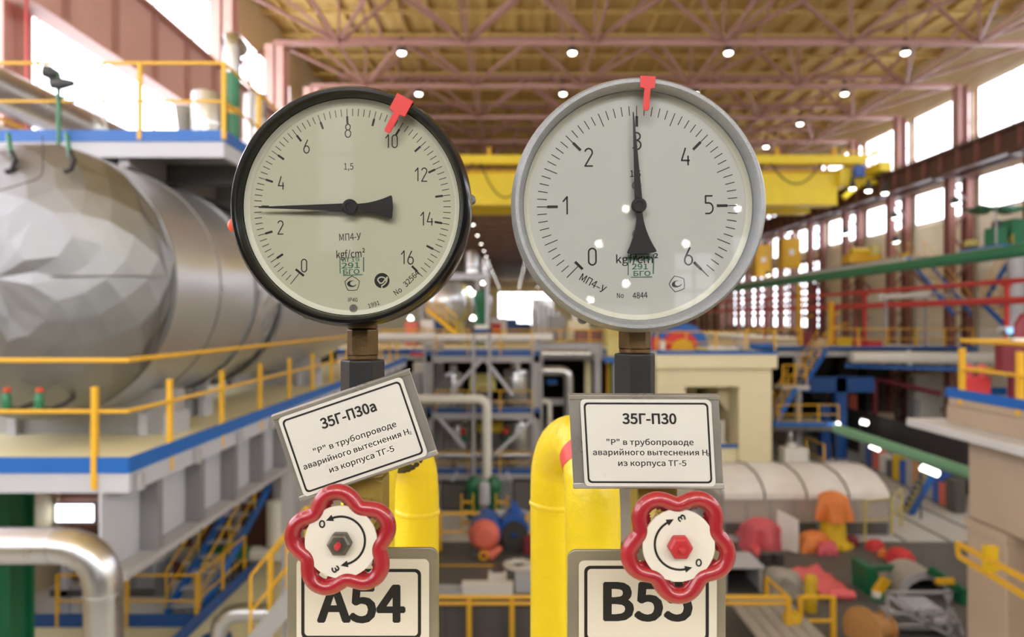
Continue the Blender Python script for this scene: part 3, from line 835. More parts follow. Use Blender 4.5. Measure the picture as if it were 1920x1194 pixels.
# ---- crane runway on the right: dark latticed girder
t = thing('crane_runway', (24.1,24,7.9), 'dark brown latticed crane runway along the right wall', 'crane girder')
MB().box(23.7,24.3,20,118,9.05,9.2).build('top_flange', M['girder_brown'], t)
MB().box(23.75,24.25,20,118,7.95,8.1).build('bottom_flange', M['girder_brown'], t)
MB().box(24.0,24.05,20,118,8.1,9.05).build('web', M['girder_brown'], t)
for k in range(66): MB().box(23.75,24.0,20+1.5*k,20.08+1.5*k,8.1,9.05).build('stiffener', M['steel_brown'], t)
MB().box(25.1,25.2,20,118,8.0,9.1).build('walkway_truss', M['girder_brown'], t)
MB().tube([(24,20,9.28),(24,118,9.28)], .07, 8).build('rail', M['steel_dark'], t)
MB().bar((25.1,20,9.9),(25.1,118,9.9),.05,.05).build('guard_bar', M['steel_brown'], t)
# ---- left columns and their crane girder
def lcol(y, wd, label):
    t = thing('steel_column', (XL,y,-7.5), label, 'column', 'steel columns along the left side')
    h = wd/2
    MB().box(XL-.5,XL+.38,y-h,y-h+.06,-7.5,ZB).build('flange', M['girder_pink'], t)
    MB().box(XL-.5,XL+.38,y+h-.06,y+h,-7.5,ZB).build('flange', M['girder_pink'], t)
    MB().box(XL-.08,XL+.02,y-h,y+h,-7.5,ZB).build('web', M['girder_pink'], t)
    for z in (-2, 4, 9.3): MB().box(XL-.45,XL+.33,y-h,y+h,z,z+.06).build('stiffener', M['girder_pink'], t)
    return t
for y, wd, lb in ((15.1,.9,'broad pink column at the top left corner beside the windows'),(27,.8,'pink column behind the silver vertical pipe stack at upper left'),(33,.9,'pink column just left of the black gauge under the truss end'),(39,.8,'pink column behind the black gauge, beyond the truss end'),(9,.8,'pink column outside the left edge, nearest the camera')):
    lcol(y, wd, lb)
t = thing('crane_girder', (-10.6,12,6.85), 'pink plate girder with stiffeners sloping across the upper left windows', 'crane girder')
MB().box(-10.85,-10.3,-14,60,6.83,6.9).build('bottom_flange', M['girder_pink'], t)
MB().box(-10.85,-10.3,-14,60,8.95,9.02).build('top_flange', M['girder_pink'], t)
MB().box(-10.6,-10.55,-14,60,6.9,8.95).build('web', M['girder_pink'], t)
for k in range(37): MB().box(-10.55,-10.38,-12+2*k,-11.93+2*k,6.9,8.95).build('stiffener', M['steel_pink'], t)
for k, (y0, z0, y1, z1) in enumerate(((27,9.5,33,13),(33,9.5,27,13),(27,2,33,7),(33,2,27,7))):
    o = MB().bar((XL-.6,y0,z0),(XL-.6,y1,z1),.1,.1).build('wall_brace', M['steel_brown'])
    tag(o, ['rising','falling'][k%2]+' thin diagonal brace in front of the '+['upper','upper','lower','lower'][k]+' left glazing between two pink columns', 'brace', 'left wall braces')
for k,(x,y) in enumerate(((50,14.6),)):
    p = U(x,0,y)
    o = MB().tube([(p.x,y,3.8),(p.x,y,13)], .028, 8).build('drop_pipe', M['pipe_red']); tag(o, 'thin red vertical pipe before the upper left windows', 'pipe')
for k, (y, z0, z1) in enumerate(((22,9.6,13.4),(18,9.6,13.4))):
    o = MB().tube([(XL-.9,y-6,z1),(XL-.9,y+3,z0)], .03, 6).build('cable', M['cable_black']); tag(o, ['upper','lower'][k]+' thin dark cable slanting across the bright upper left windows', 'cable')

# ---- overhead crane
yc = 44.5
t = thing('bridge_crane', (5,yc,7.4), 'yellow overhead bridge crane spanning the hall behind the gauges', 'crane')
MB().box(-10.6,21.2,yc,yc+1.2,7.5,9.5).build('box_girder', M['crane_yellow'], t)
MB().box(-10.6,21.2,yc-.06,yc+1.26,7.4,7.52).build('bottom_flange', M['crane_yellow'], t)
MB().box(-10.6,22.2,yc-.3,yc+1.6,9.5,9.62).build('top_flange', M['cab_yellow'], t)
MB().box(-10.6,21.2,yc+4,yc+5.2,7.5,9.5).build('box_girder', M['crane_yellow'], t)
wk = MB().box(-10.6,22.6,yc-.9,yc-.1,9.9,10.45).build('cable_tray', M['crane_yellow'], t)
for k in range(9):
    x = -9+3.7*k
    MB().box(x,x+.25,yc-.7,yc-.5,10.45,11.0).build('tray_post', M['cab_yellow'], t)
for k in range(8):
    x = -9.4+3.7*k; pts = [(x+3.2*i/12, yc-1.0, 9.9-2.2*(1-((i-6)/6)**2)*(.6 if k%2 else 1)) for i in range(13)]
    MB().tube(pts, .05, 6).build('festoon_cable', M['cable_black'], t)
ec = MB().box(21.2,21.9,yc-.4,yc+6,8.6,9.7).box(21.9,23.6,yc-.4,yc+.2,8.7,8.95).box(23.2,23.9,yc-1.5,yc+7,9.3,9.9)
ec.bar((21.6,yc,7.9),(23.5,yc,9.4),.3,.3).bar((21.2,yc,9.6),(24,yc,10.9),.25,.25).bar((22.4,yc,8.8),(22.9,yc,10.6),.2,.2)
ec.build('end_carriage', M['crane_yellow'], t)
for k in range(4): MB().lathe([(0,-.15),(.35,-.15),(.35,.15),(0,.15)], (23.75,yc-1+2.4*k,9.55), (1,0,0), 16).build('wheel', M['steel_dark'], t)
MB().box(22.0,22.6,yc-.8,yc-.4,9.1,9.8).build('control_box', M['motor_blue'], t)
for k in range(5): MB().bar((21.4+.6*k,yc-.5,9.7),(21.4+.6*k,yc-.5,10.8),.07,.07).build('guard_post', M['rail_yellow'], t)
MB().bar((21.2,yc-.5,10.8),(24,yc-.5,10.8),.08,.08).build('guard_rail', M['rail_yellow'], t)
for k in range(3):
    x = 19.5+1.6*k
    o = lamp(x*.0+21.9+.55*k, yc-.6-.9*k, 8.35-.32*k, 0, 0); o['label'] = 'small lit work lamp hanging at the right end of the yellow crane, %s of three' % ordw(k); o['category'] = 'work lamp'; o['group'] = 'crane work lamps'
    for ch in o.children:
        if ch.name.startswith('hanger'): bpy.data.objects.remove(ch); break

# ================================================================== builders for decks, rails, stairs, pipes
def railing(pts, label, hgt=1.05, sp=1.45, r=.025, m='rail_yellow', group=None, mid=1, posts=None, dbl=False):
    pts = [Vector(p) for p in pts]
    t = thing('handrail', pts[0], label, 'railing', group)
    up = V(0,0,hgt)
    MB().tube([p+up for p in pts], r, 8).build('top_rail', M[m], t, smooth=True)
    for k in range(mid): MB().tube([p+up*(.87 if dbl else (k+1)/(mid+1)) for p in pts], r*.85, 8).build('mid_rail', M[m], t, smooth=True)
    n = 0
    if posts is None:
        posts = []
        for i, (a, b) in enumerate(zip(pts, pts[1:])):
            L = (b-a).length; k = max(1, round(L/sp))
            posts += [a+(b-a)*j/k for j in range(k)]
        posts.append(pts[-1])
    for p in posts[:90]:
        p = Vector(p)
        MB().box(p.x-r*1.05,p.x+r*1.05,p.y-r*1.05,p.y+r*1.05,p.z,p.z+hgt).build('post', M[m], t)
    return t
def deck(x0, x1, y0, y1, z, label, edges='f', beam=.26, kick=.16, top='deck_cream', kickm='kick_blue', beamm='steel_white', name='platform', base=0, thick=.1):
    """steel platform: sheet, edge beams and blue kick plates along the listed sides f(ront) l r b"""
    t = thing(name, ((x0+x1)/2,(y0+y1)/2,z-beam), label, 'platform')
    MB().box(x0+.02,x1-.02,y0+.02,y1-.02,z-thick,z).build('deck_sheet', M[top], t)
    def side(e, ins, h0, h1, th):
        if th < 0 and e in 'lr': return MB().box(x0 if e == 'l' else x1, x0-th if e == 'l' else x1+th, y0+.07, y1, h0, h1)
        if e == 'f': return MB().box(x0,x1,y0-th,y0,h0,h1)
        if e == 'b': return MB().box(x0,x1,y1,y1+th,h0,h1)
        if e == 'l': return MB().box(x0-th,x0,y0,y1,h0,h1)
        return MB().box(x1,x1+th,y0,y1,h0,h1)
    for e in edges:
        if kick: side(e, 0, z-.03, z-.03+kick, .015).build('kick_plate', M[kickm], t)
        if beam: side(e, 0, z-.04-beam, z-.03, -.06).build('edge_beam', M[beamm], t)
    return t
def stair(p0, p1, wdir, wd, label, n=10, sm='kick_blue', tm='steel_grey', rail=True, rm='rail_yellow', rh=.95):
    """p0 bottom, p1 top, wdir = horizontal unit vector across the flight"""
    p0, p1, wv = Vector(p0), Vector(p1), Vector(wdir)*wd
    t = thing('stairway', p0, label, 'stairs')
    for k in (0, 1):
        MB().bar(p0+wv*k, p1+wv*k, .06, .24).build('stringer', M[sm], t)
    run = (p1-p0); run.z = 0; rd = run.normalized()
    for i in range(n):
        c = p0+(p1-p0)*(i+.5)/n
        a = c-rd*.13; b = c+rd*.13
        MB().hexa([a, a+wv, b+wv, b, a+V(0,0,.04), a+wv+V(0,0,.04), b+wv+V(0,0,.04), b+V(0,0,.04)]).build('tread', M[tm], t)
    if rail:
        for k in (0, 1):
            o = wv*k; u_ = V(0,0,rh)
            MB().tube([p0+o+u_, p1+o+u_], .022, 8).build('hand_rail', M[rm], t, smooth=True)
            MB().tube([p0+o+u_*.5, p1+o+u_*.5], .018, 8).build('hand_rail', M[rm], t, smooth=True)
            for f in (0, .33, .66, 1):
                q = p0+(p1-p0)*f+o
                MB().tube([q, q+u_], .02, 8).build('rail_post', M[rm], t)
    return t
def elbowpath(P, r, k=6):
    """polyline with rounded corners"""
    P = [Vector(p) for p in P]; out = [P[0]]
    for a, b, c in zip(P, P[1:], P[2:]):
        u1 = (a-b).normalized(); u2 = (c-b).normalized(); s = b+u1*r; e = b+u2*r
        for i in range(k+1):
            f = i/k; out.append(s*(1-f)**2+b*2*f*(1-f)+e*f*f)
    out.append(P[-1]); return out
def pipe(P, r, m, label, bands=(), n=18, er=None, flanges=(), cat='pipe', name='pipe', group=None):
    t = thing(name, P[0], label, cat, group)
    pts = elbowpath(P, er or r*2.2) if len(P) > 2 else [Vector(p) for p in P]
    MB().tube(pts, r, n).build('tube', M[m], t, smooth=True)
    for a, b, bm in bands: MB().tube([Vector(a), Vector(b)], r*1.03, n, cap=False).build('paint_band', M[bm], t, smooth=True)
    for p, ax in flanges: MB().lathe([(r*1.02,-.03),(r*1.35,-.03),(r*1.35,.03),(r*1.02,.03)], p, ax, n).build('flange', M[m], t)
    return t
def boxthing(name, x0, x1, y0, y1, z0, z1, m, label, cat, door=None, group=None, bev=.015, feet=False):
    """cabinet like box with a door panel, handle and plinth"""
    t = thing(name, ((x0+x1)/2,(y0+y1)/2,z0), label, cat, group)
    MB().box(x0,x1,y0,y1,z0+.06,z1).build('body', M[m], t, bevel=bev)
    MB().box(x0+.03,x1-.03,y0+.03,y1-.03,z0,z0+.06).build('plinth', M['steel_dark'], t)
    if door:
        wd, h = x1-x0, z1-z0
        dd = MB().box(x0+wd*.08,x1-wd*.08,y0-.02,y0,z0+.06+h*.06,z1-h*.06).build('door', M[door], t)
        MB().box(x1-wd*.2,x1-wd*.15,y0-.05,y0-.02,z0+h*.45,z0+h*.55).build('handle', M['steel_dark'], dd)
    return t
def drape(name, c, rx, ry, h, m, label, cat, seed=0, lump=.25, floor=None, n=44, wedge=0):
    """a cloth thrown over something: lumpy closed skirted surface with folds"""
    cx, cy, z0 = c; vs = []; fs = []; R = 12
    rnd = random.Random(seed)
    ph = [rnd.uniform(0, 6.28) for _ in range(6)]
    for i in range(R+1):
        f = i/R
        for j in range(n):
            a = 2*math.pi*j/n
            fold = 1+lump*.6*math.sin(5*a+ph[0]+f)*f+lump*.5*math.sin(9*a+ph[1]-2*f)*f*f+lump*.35*math.sin(2*a+ph[2])+lump*.8*noise.noise(Vector((math.cos(a)*2.2+seed, math.sin(a)*2.2, f*3)))
            rr = (math.sin(min(f*1.5,1)*math.pi/2)+max(0,f-.66)*.25)*fold
            zz = h*(1-f**2.2)+lump*h*.25*noise.noise(Vector((math.cos(a)*2*f+seed, math.sin(a)*2*f, seed*.7)))*(1-f)+wedge*math.cos(a)*f*h*.3*(1-f)
            if i == 0: rr = 0
            vs.append((cx+rx*rr*math.cos(a), cy+ry*rr*math.sin(a), z0+max(0, zz)))
    for i in range(R):
        for j in range(n):
            j2 = (j+1)%n; fs.append((i*n+j, (i+1)*n+j, (i+1)*n+j2, i*n+j2))
    fs.append(tuple(range(R*n, R*n+n)))
    o = MB().add(vs, fs).build(name, M[m], smooth=True)
    return tag(o, label, cat)
# ================================================================== LEFT SIDE
DK = -1.6
FLZ = -7.5
# near gallery the yellow pipes stand on (out of the picture, below the gauges)
MBn = MB().box(-2.5,2.5,-1.5,.95,DK-.1,DK)
tag(MBn.build('platform', M['deck_cream']), 'near gallery floor carrying the yellow pipes, just below the picture', 'platform')
# ---- big silver vessel on the left deck
VX, VZ = -5.96, .46
def crumple(prof_fn, y0, y1, ny, na, amp, seed, c=(VX,VZ)):
    """sheet metal skin around the Y axis: facetted dents"""
    mb = MB(); vs = []; fs = []
    rnd = random.Random(seed)
    for i in range(ny+1):
        f = i/ny; r, y = prof_fn(f)
        for j in range(na):
            a = 2*math.pi*(j+.5*(i%2))/na
            k = amp*(rnd.uniform(-1,1))*(1 if 0 < i < ny else .15)
            rr = max(r+k, .0)
            vs.append((c[0]+rr*math.cos(a), y+(k*.8 if 0 < i < ny else 0), c[1]+rr*math.sin(a)))
    for i in range(ny):
        for j in range(na):
            j2 = (j+1)%na
            if i%2 == 0: fs += [(i*na+j, i*na+j2, (i+1)*na+j),(i*na+j2,(i+1)*na+j2,(i+1)*na+j)]
            else: fs += [(i*na+j, i*na+j2, (i+1)*na+j2),(i*na+j,(i+1)*na+j2,(i+1)*na+j)]
    return mb.add(vs, fs)
t = thing('insulated_vessel', (VX,11,DK), 'huge silver foil-clad horizontal vessel lying on the left deck', 'tank')
hd = crumple(lambda f: (1.71*math.sin(f*math.pi/2)**.8+.02, 8.6-.75*math.cos(f*math.pi/2)**1.0), 0, 0, 9, 18, .034, 4).build('crumpled_head', M['foil_dull'], t)
sd = hd.modifiers.new('s', 'SUBSURF'); sd.subdivision_type = 'SIMPLE'; sd.levels = 1; sd.render_levels = 1
crumple(lambda f: (1.73, 8.6+f*1.3), 0, 0, 5, 60, .006, 7).build('shell', M['foil'], t, smooth=True)
crumple(lambda f: (1.70, 9.95+f*1.35), 0, 0, 4, 48, .012, 8).build('shell', M['foil'], t, smooth=True)
crumple(lambda f: (1.66, 11.6+f*1.1), 0, 0, 4, 30, .03, 9).build('shell', M['foil'], t)
crumple(lambda f: (1.69, 12.7+f*6.5), 0, 0, 10, 50, .010, 10).build('shell', M['foil'], t, smooth=True)
for y in (8.6, 9.92, 11.32, 12.68): MB().lathe([(1.69,-.02),(1.738,-.015),(1.738,.015),(1.69,.02)], (VX,y,VZ), (0,1,0), 72).build('seam_band', M['foil_dull'], t, smooth=True)
MB().lathe([(1.6,0),(1.6,.3)], (VX,11.3,VZ), (0,1,0), 48).build('gap_band', M['dark_machine'], t)
MB().lathe([(1.69,0),(1.5,.4),(.9,.7),(0,.8)], (VX,19.2,VZ), (0,1,0), 40).build('rear_head', M['foil'], t, smooth=True)
for y in (9.6, 16.5):
    MB().box(VX-1.3,VX+1.3,y-.12,y+.12,DK,DK+.62).build('saddle', M['steel_grey'], t)
    for x in (VX-.9, VX+.9, VX+1.25): MB().box(x-.06,x+.06,y-.25,y+.25,DK,DK+.3).build('saddle_foot', M['steel_white'], t)
def on_head(px, py):      # the point of the dished head that the photo shows at a pixel
    d = 8.2
    for _ in range(12):
        p = U(px, py, d); r = math.hypot(p.x-VX, p.z-VZ); s_ = min(.999, max(0, (r-.02)/1.71)**1.25)
        d = 8.6-.75*math.sqrt(1-s_*s_)
    return U(px, py, d-.012)
MB().tube(smoothpath([on_head(*q) for q in ((92,518),(150,517),(205,517),(262,517),(316,517))], 3), .007, 8).build('seam_strip', M['foil_dull'], t, smooth=True)
# support bracket seen under the shell
p = U(360,777,11.3)
t = thing('pipe_support', (p.x,11.3,DK), 'small pale grey stool support under the right flank of the silver vessel', 'support')
MB().box(p.x-.3,p.x+.3,11.1,11.6,DK+.3,DK+.38).build('top_plate', M['steel_white'], t)
for k in (-.22, 0, .22): MB().box(p.x+k-.04,p.x+k+.04,11.15,11.5,DK,DK+.3).build('leg', M['steel_white'], t)
MB().bar((p.x+.05,11.4,DK+.38),(p.x+.22,11.4,DK+.75),.14,.2).build('strut', M['steel_grey'], t)
for k, px in enumerate((12, 73)):
    q = U(px, 752, 7.85)
    t = thing('sensor_fitting', (q.x,7.85,q.z-.1), 'green valve fitting on the lower end of the silver vessel, %s of the pair' % ('left','right')[k], 'valve', 'green fittings under the vessel')
    MB().lathe([(.02,-.13),(.035,-.1),(.05,-.06),(.05,.06),(.03,.09),(.03,.1)], q, (0,0,1), 12).build('body', M['pipe_green'], t, smooth=True)
    MB().lathe([(0,.0),(.04,.01),(.04,.05),(0,.06)], q+V(.01,0,.1), (0,0,1), 12).build('cap', M['seal_red'], t, smooth=True)
    MB().tube([q+V(0,0,-.08), q+V(.1,.05,-.1), q+V(.14,.25,-.06), q+V(.12,.6,.05)], .03, 8).build('elbow', M['dark_machine'], t)
# rope over the vessel head
P_ = [U(80,255,8.0), U(80,300,7.83), U(76,330,7.75), U(40,345,7.7), U(-20,362,7.7)]
tag(MB().tube(smoothpath(P_,4), .006, 6).build('cable', M['cable_black']), 'thin dark cable hanging over the crumpled end of the silver vessel', 'cable')
for k, px in enumerate((15, 125)):
    t = thing('hanging_bracket', U(px,330,8.1), 'dark hook bracket hanging under the blue edge of the upper left platform, %s one' % ('left','right')[k], 'bracket', 'hook brackets under the platform')
    MB().bar(U(px,250,8.15), U(px+6,295,8.1), .04, .04).build('hanger', M['pipe_green'], t)
    MB().tube([U(px+6,285,8.1), U(px+14,300,8.05), U(px+8,318,8.05), U(px-4,322,8.05)], .03, 8).build('hook', M['cable_black'], t)
# ---- left main deck
DX, DY = -4.04, 7.2
t = deck(-10.85, DX, DY, 26, DK, 'left operating deck in cream with blue kick plates, carrying the silver vessel', 'fr', .2, .17)
for k in range(14):
    y = 7.35+1.35*k
    MB().box(DX+.015,DX+.07,y-.045,y+.045,DK-.24,DK-.06).build('edge_bracket', M['steel_grey'], t)
MB().box(-4.6,-4.07,7.21,7.5,DK,DK+.004).build('paint_patch', M['rail_yellow'], t)
mk('deck_shade', '#9c968a', .5, 0, .1, 2)
railing([(-9.5,DY,DK+.08),(DX-.02,DY,DK+.08),(DX-.02,26,DK+.08)], 'long yellow handrail round the corner of the left deck, before the silver vessel', 1.08, r=.026,
    posts=[(-8.2,DY,DK-.2),(-6.3,DY,DK-.2),(-4.4,DY,DK-.2)]+[(DX-.02,8.1+1.45*k,DK-.2) for k in range(12)])
# deep girder under the deck edge
t = thing('deck_girder', (DX,7.3,-2.75), 'pale plate girder with grey stiffeners carrying the left deck edge', 'girder')
gy0, gy1 = 7.17, 26
MB().box(DX-.42,DX-.02,gy0,gy1,-2.76,-2.68).build('bottom_flange', M['steel_grey'], t)
MB().box(DX-.3,DX-.27,gy0,gy1,-2.7,-1.84).build('web', M['steel_white'], t)
for k in range(17): MB().box(DX-.27,DX-.06,7.9+1.1*k,8.02+1.1*k,-2.69,-1.86).build('stiffener', M['stiffener_grey'], t)
for k, (x, y) in enumerate(((-4.1,12.6),(-4.1,19),(-9,9.5),(-9,16))):
    o = MB().box(x-.12,x+.12,y-.12,y-.09,-7.5,-1.86).box(x-.12,x+.12,y+.09,y+.12,-7.5,-1.86).box(x-.02,x+.02,y-.09,y+.09,-7.5,-1.86).build('steel_column', M['steel_grey'])
    tag(o, 'grey steel leg under the left deck, '+['beside the sloping girder','far one by the girder','near one at the left edge','far one at the left'][k], 'column', 'grey legs under the left deck')
# ---- upper left platform
UX, UY, UZ = -4.22, 10.0, 2.62
t = deck(-10.85, UX, UY, 23, UZ, 'upper left platform with bright blue kick plates above the silver vessel', 'fr', .22, .17, top='steel_grey', beamm='steel_white')
for k in range(7): MB().box(-10.8,UX-.1,11.2+1.9*k,11.35+1.9*k,UZ-(.62 if k == 1 else .42),UZ-.1).build('cross_beam', M['steel_grey' if k == 1 else 'steel_dark'], t)
MB().box(UX-1.6,UX-1.45,10.1,23,UZ-.38,UZ-.1).build('long_beam', M['steel_grey'], t)
railing([(-9.4,UY,UZ),(UX,UY,UZ),(UX,23,UZ)], 'yellow handrail around the upper left platform', 1.12, r=.026, posts=[(-9.4,UY,UZ),(-7.9,UY,UZ),(-5.45,UY,UZ),(UX,UY,UZ)]+[(UX,UY+1.4*k,UZ) for k in range(1,9)])
o = MB().box(-12.9,-6.2,24,24.2,-1.6,2.6).build('shade_backing_platform', M['void_shade']); o['kind'] = 'structure'  # black sheet added for the darkness under the upper platform
for x in (-10.2, -8.2, -4.6):
    o = MB().box(x-.1,x+.1,22.6,22.8,DK,UZ-.1).build('steel_column', M['steel_grey'])
    tag(o, 'grey column holding the back of the upper left platform, %s' % {-10.2:'leftmost',-8.2:'middle',-4.6:'rightmost'}[x], 'column', 'back columns of the upper platform')
# big silver pipes behind the upper platform
pa, pb = U(-130,98,11.2), U(-130,98,11.2)+V(0,22,0)
k_ = (170-597)/(0-960)
pipe([(-9.4,11,9.4*k_),(-9.4,34,9.4*k_)], .40, 'galvanised', 'thick silver pipe running away behind the upper left platform', n=24, flanges=[((-9.4,15+4*j,9.4*k_),(0,1,0)) for j in range(4)])
pipe([(-9.0,11,3.2),(-9.0,30,3.2)], .2, 'insul_white', 'thinner white pipe just below the thick silver pipe at upper left', n=18)
railing([(-9.1,10.4,3.05),(-9.1,15.5,2.9)], 'short yellow handrail sloping along the pipes at the upper left edge', .55, 1.3, .03)
# vertical green banded pipe
p = U(433,140,11.6); 
t = thing('vent_pipe', (p.x,11.6,UZ), 'vertical green pipe with yellow ring and silver top on the upper left platform', 'pipe')
zt, zg, zy0, zy1 = U(0,70,11.6).z, U(0,140,11.6).z, U(0,216,11.6).z, U(0,204,11.6).z
MB().tube([(p.x,11.6,UZ),(p.x,11.6,zg)], .145, 22).build('green_tube', M['pipe_green'], t, smooth=True)
MB().tube([(p.x,11.6,zy0),(p.x,11.6,zy1)], .149, 22, cap=False).build('yellow_ring', M['rail_yellow'], t, smooth=True)
MB().tube(elbowpath([(p.x,11.6,zg),(p.x,11.6,zt),(p.x-.05,12.1,zt)], .2), .148, 22).build('silver_elbow', M['galvanised'], t, smooth=True)
for k, (px0, px1, py, d, nm) in enumerate(((361,414,175,11.2,'silver drum beside the green vertical pipe on the upper left platform'),(458,500,178,12.4,'silver drum right of the green vertical pipe, partly behind the black gauge'))):
    a, b = U(px0,py,d), U(px1,py,d); c = (a.x+b.x)/2; r = (b.x-a.x)/2
    t = thing('insulated_drum', (c,d,UZ), nm, 'tank', 'silver drums on the upper platform')
    MB().lathe([(0,UZ),(r,UZ),(r,a.z-.03),(r*.96,a.z),(0,a.z+.04)], (c,d,0), (0,0,1), 28).build('shell', M['galvanised'], t, smooth=True)
    MB().lathe([(r,0),(r*1.02,0),(r*1.02,.04),(r,.04)], (c,d,(a.z+UZ)/2), (0,0,1), 28).build('band', M['galvanised'], t, smooth=True)
p = U(347,215,11.8)
t = thing('funnel', (p.x,11.8,UZ), 'tapered pink grey funnel left of the silver drum', 'funnel')
MB().lathe([(.05,UZ),(.09,UZ+.35),(.16,p.z+.1),(.17,p.z+.12),(.13,p.z+.1),(.06,UZ+.4)], (p.x,11.8,0), (0,0,1), 20).build('cone', M['tarp_grey'], t, smooth=True)
MB().lathe([(.1,UZ),(.1,UZ+.05),(0,UZ+.05)], (p.x,11.8,0), (0,0,1), 20).build('foot', M['steel_dark'], t)
p = U(393,225,10.9)
t = thing('valve', (p.x,10.9,UZ), 'small dark green valve in front of the silver drum on the upper platform', 'valve')
MB().lathe([(.04,0),(.09,.06),(.1,.2),(.05,.26)], (p.x,10.9,UZ), (0,0,1), 14).build('body', M['green_dark'], t, smooth=True)
MB().lathe([(.08,0),(.1,.0),(.1,.02),(.08,.02)], (p.x,10.9,UZ+.32), (0,0,1), 18, close=True).build('handwheel', M['green_dark'], t)
MB().tube([(p.x,10.9,UZ+.2),(p.x,10.9,UZ+.36)], .015, 8).build('spindle', M['steel_dark'], t)
# floodlights on a pole
p = U(110,150,9.85)
t = thing('floodlight_post', (p.x,9.85,2.4), 'green post with two dark floodlights on the upper left railing', 'floodlight')
MB().tube([(p.x,9.85,1.9),(p.x,9.85,p.z+.1)], .03, 10).build('post', M['pipe_green'], t)
for a, b, r in ((U(82,133,9.8),U(110,140,9.85),.085),(U(97,157,9.8),U(138,156,9.8),.075)):
    MB().tube([a, a+(b-a)*.4, b], [r, r*1.15, r*.55], 12).build('lamp_head', M['lamp_body'], t, smooth=True)
MB().tube([U(110,165,9.85), U(110,185,9.8), U(136,175,9.8)], .02, 8).build('bracket', M['green_dark'], t)

# ---- lower left
pipe([(-7.5,5.2,-1.73),(-3.11,5.2,-1.73),(-3.11,5.2,-6)], .137, 'galvanised', 'fat silver duct with segmented elbow at the lower left', er=.36, n=28)
t = [o for o in COL.objects if o.get('label') == 'fat silver duct with segmented elbow at the lower left'][0]
for q_, ax in (((-3.47,5.2,-1.73),(1,0,0)),((-3.25,5.2,-1.79),(.8,0,-.45)),((-3.14,5.2,-1.95),(.4,0,-.9)),((-3.11,5.2,-2.09),(0,0,1))):
    MB().lathe([(.136,-.008),(.1415,-.008),(.1415,.008),(.136,.008)], q_, ax, 28).build('seam', M['galvanised'], t, smooth=True)
for k, (x0, x1, y) in enumerate(((-9.1,-8.2,10.4),(-8.05,-7.8,10.6))):
    t = thing('steel_column', ((x0+x1)/2,y,-7.5), ['broad dark green column at the lower left edge behind the silver duct','narrow dark green column beside the broad one at lower left'][k], 'column', 'dark green columns')
    MB().box(x0,x1,y,y+.06,-7.5,-1.9).build('flange', M['green_dark'], t)
    MB().box(x0,x1,y+.5,y+.56,-7.5,-1.9).build('flange', M['green_dark'], t)
    MB().box((x0+x1)/2-.05,(x0+x1)/2+.05,y+.06,y+.5,-7.5,-1.9).build('web', M['green_dark'], t)
LZ = -6.5
pw = MB(); pw.box(-13,-6.2,19.6,19.8,-7.5,-5.75); pw.box(-13,-6.2,19.6,19.8,-5.2,-1.9); pw.box(-13,-6.2,19.6,19.8,-5.75,-5.2)
o = struct('wall_lower', pw, M['brown_panel'])
for k, (a, b) in enumerate(((66,100),(104,180))):
    window((19.4, U(a,0,19.4).x, U(b,0,19.4).x, U(0,979,19.4).z, U(0,943,19.4).z), M['pane_light'], 1, 1, .06, 'steel_white', 'X')
deck(-11.5, -6.63, 11.6, 14.4, LZ, 'lower left floor platform in cream with dark blue rear kick plate', 'b', .2, .3, kickm='deep_blue')
deck(-6.63, -3.0, 11.6, 26, LZ, 'lower platform in cream right of the stair opening with blue kick plate', 'l', .2, .3, kickm='deep_blue')
railing([(-9.6,14.42,LZ),(-6.66,14.42,LZ),(-6.66,17.0,LZ)], 'yellow handrail round the stair opening at lower left', 1.08, 1.25, .028)
stair((-7.6,15.0,LZ), (-7.3,19.0,LZ+2.2), (1,0,0), .75, 'blue stairway rising behind the lower left opening', 10, 'kick_blue', 'steel_white')
t = thing('frame_rack', (-9.3,15.2,-7.5), 'white post frame with yellow bars left of the opening at lower left', 'frame')
MB().box(-10.05,-9.9,15.2,15.35,-7.5,-4.9).build('post', M['steel_white'], t)
MB().box(-9.4,-9.3,15.2,15.3,-7.5,-5.2).build('post', M['rail_yellow'], t)
MB().box(-10.3,-8.0,15.2,15.3,-6.2,-6.05).build('bar', M['steel_dark'], t)
MB().box(-9.9,-7.9,15.6,15.7,-7.3,-6.4).build('panel', M['insul_white'], t)
p0, p1, p2, p3 = U(270,1038,17.2), U(375,1037,17.2), U(472,1038,17.2), U(560,1040,17.2)
pipe([p0, p3], .19, 'steel_grey', 'horizontal pipe with a green band beneath the left deck girder', bands=[(p1,p2,'pipe_green'),(p2+V(.02,0,0),p3-V(.05,0,0),'insul_white')])
q = U(515,1010,17.2); 
tag(MB().lathe([(.18,0),(.2,.0),(.2,1.1),(.0,1.15)], (q.x,17.2,-5.7), (0,0,1), 18).build('pipe_riser', M['insul_white'], smooth=True), 'cream pipe riser standing on the banded pipe at lower left', 'pipe')
pipe([U(372,982,20), U(545,952,20)], .13, 'green_dark', 'dark green pipe slanting behind the left deck girder')
pipe([U(560,1148,11), U(420,1148,11), U(408,1194,11), U(408,1260,11)], .145, 'galvanised', 'silver pipe with elbow standing on the lower platform left of the A54 sign', er=.3)
q = U(405,1194,11.0); tag(MB().lathe([(.15,0),(.24,0),(.24,.12),(.15,.12)], (q.x,11.0,LZ+1.25), (0,0,1), 24, close=True).build('collar', M['deep_blue']), 'dark blue collar round the foot of the silver pipe at lower left', 'collar')
stair(U(470,1215,9.0), U(575,1085,9.0), (0,1,0), .8, 'pale stairway with yellow rails at the bottom left of the A54 sign', 7, 'steel_grey', 'insul_white')
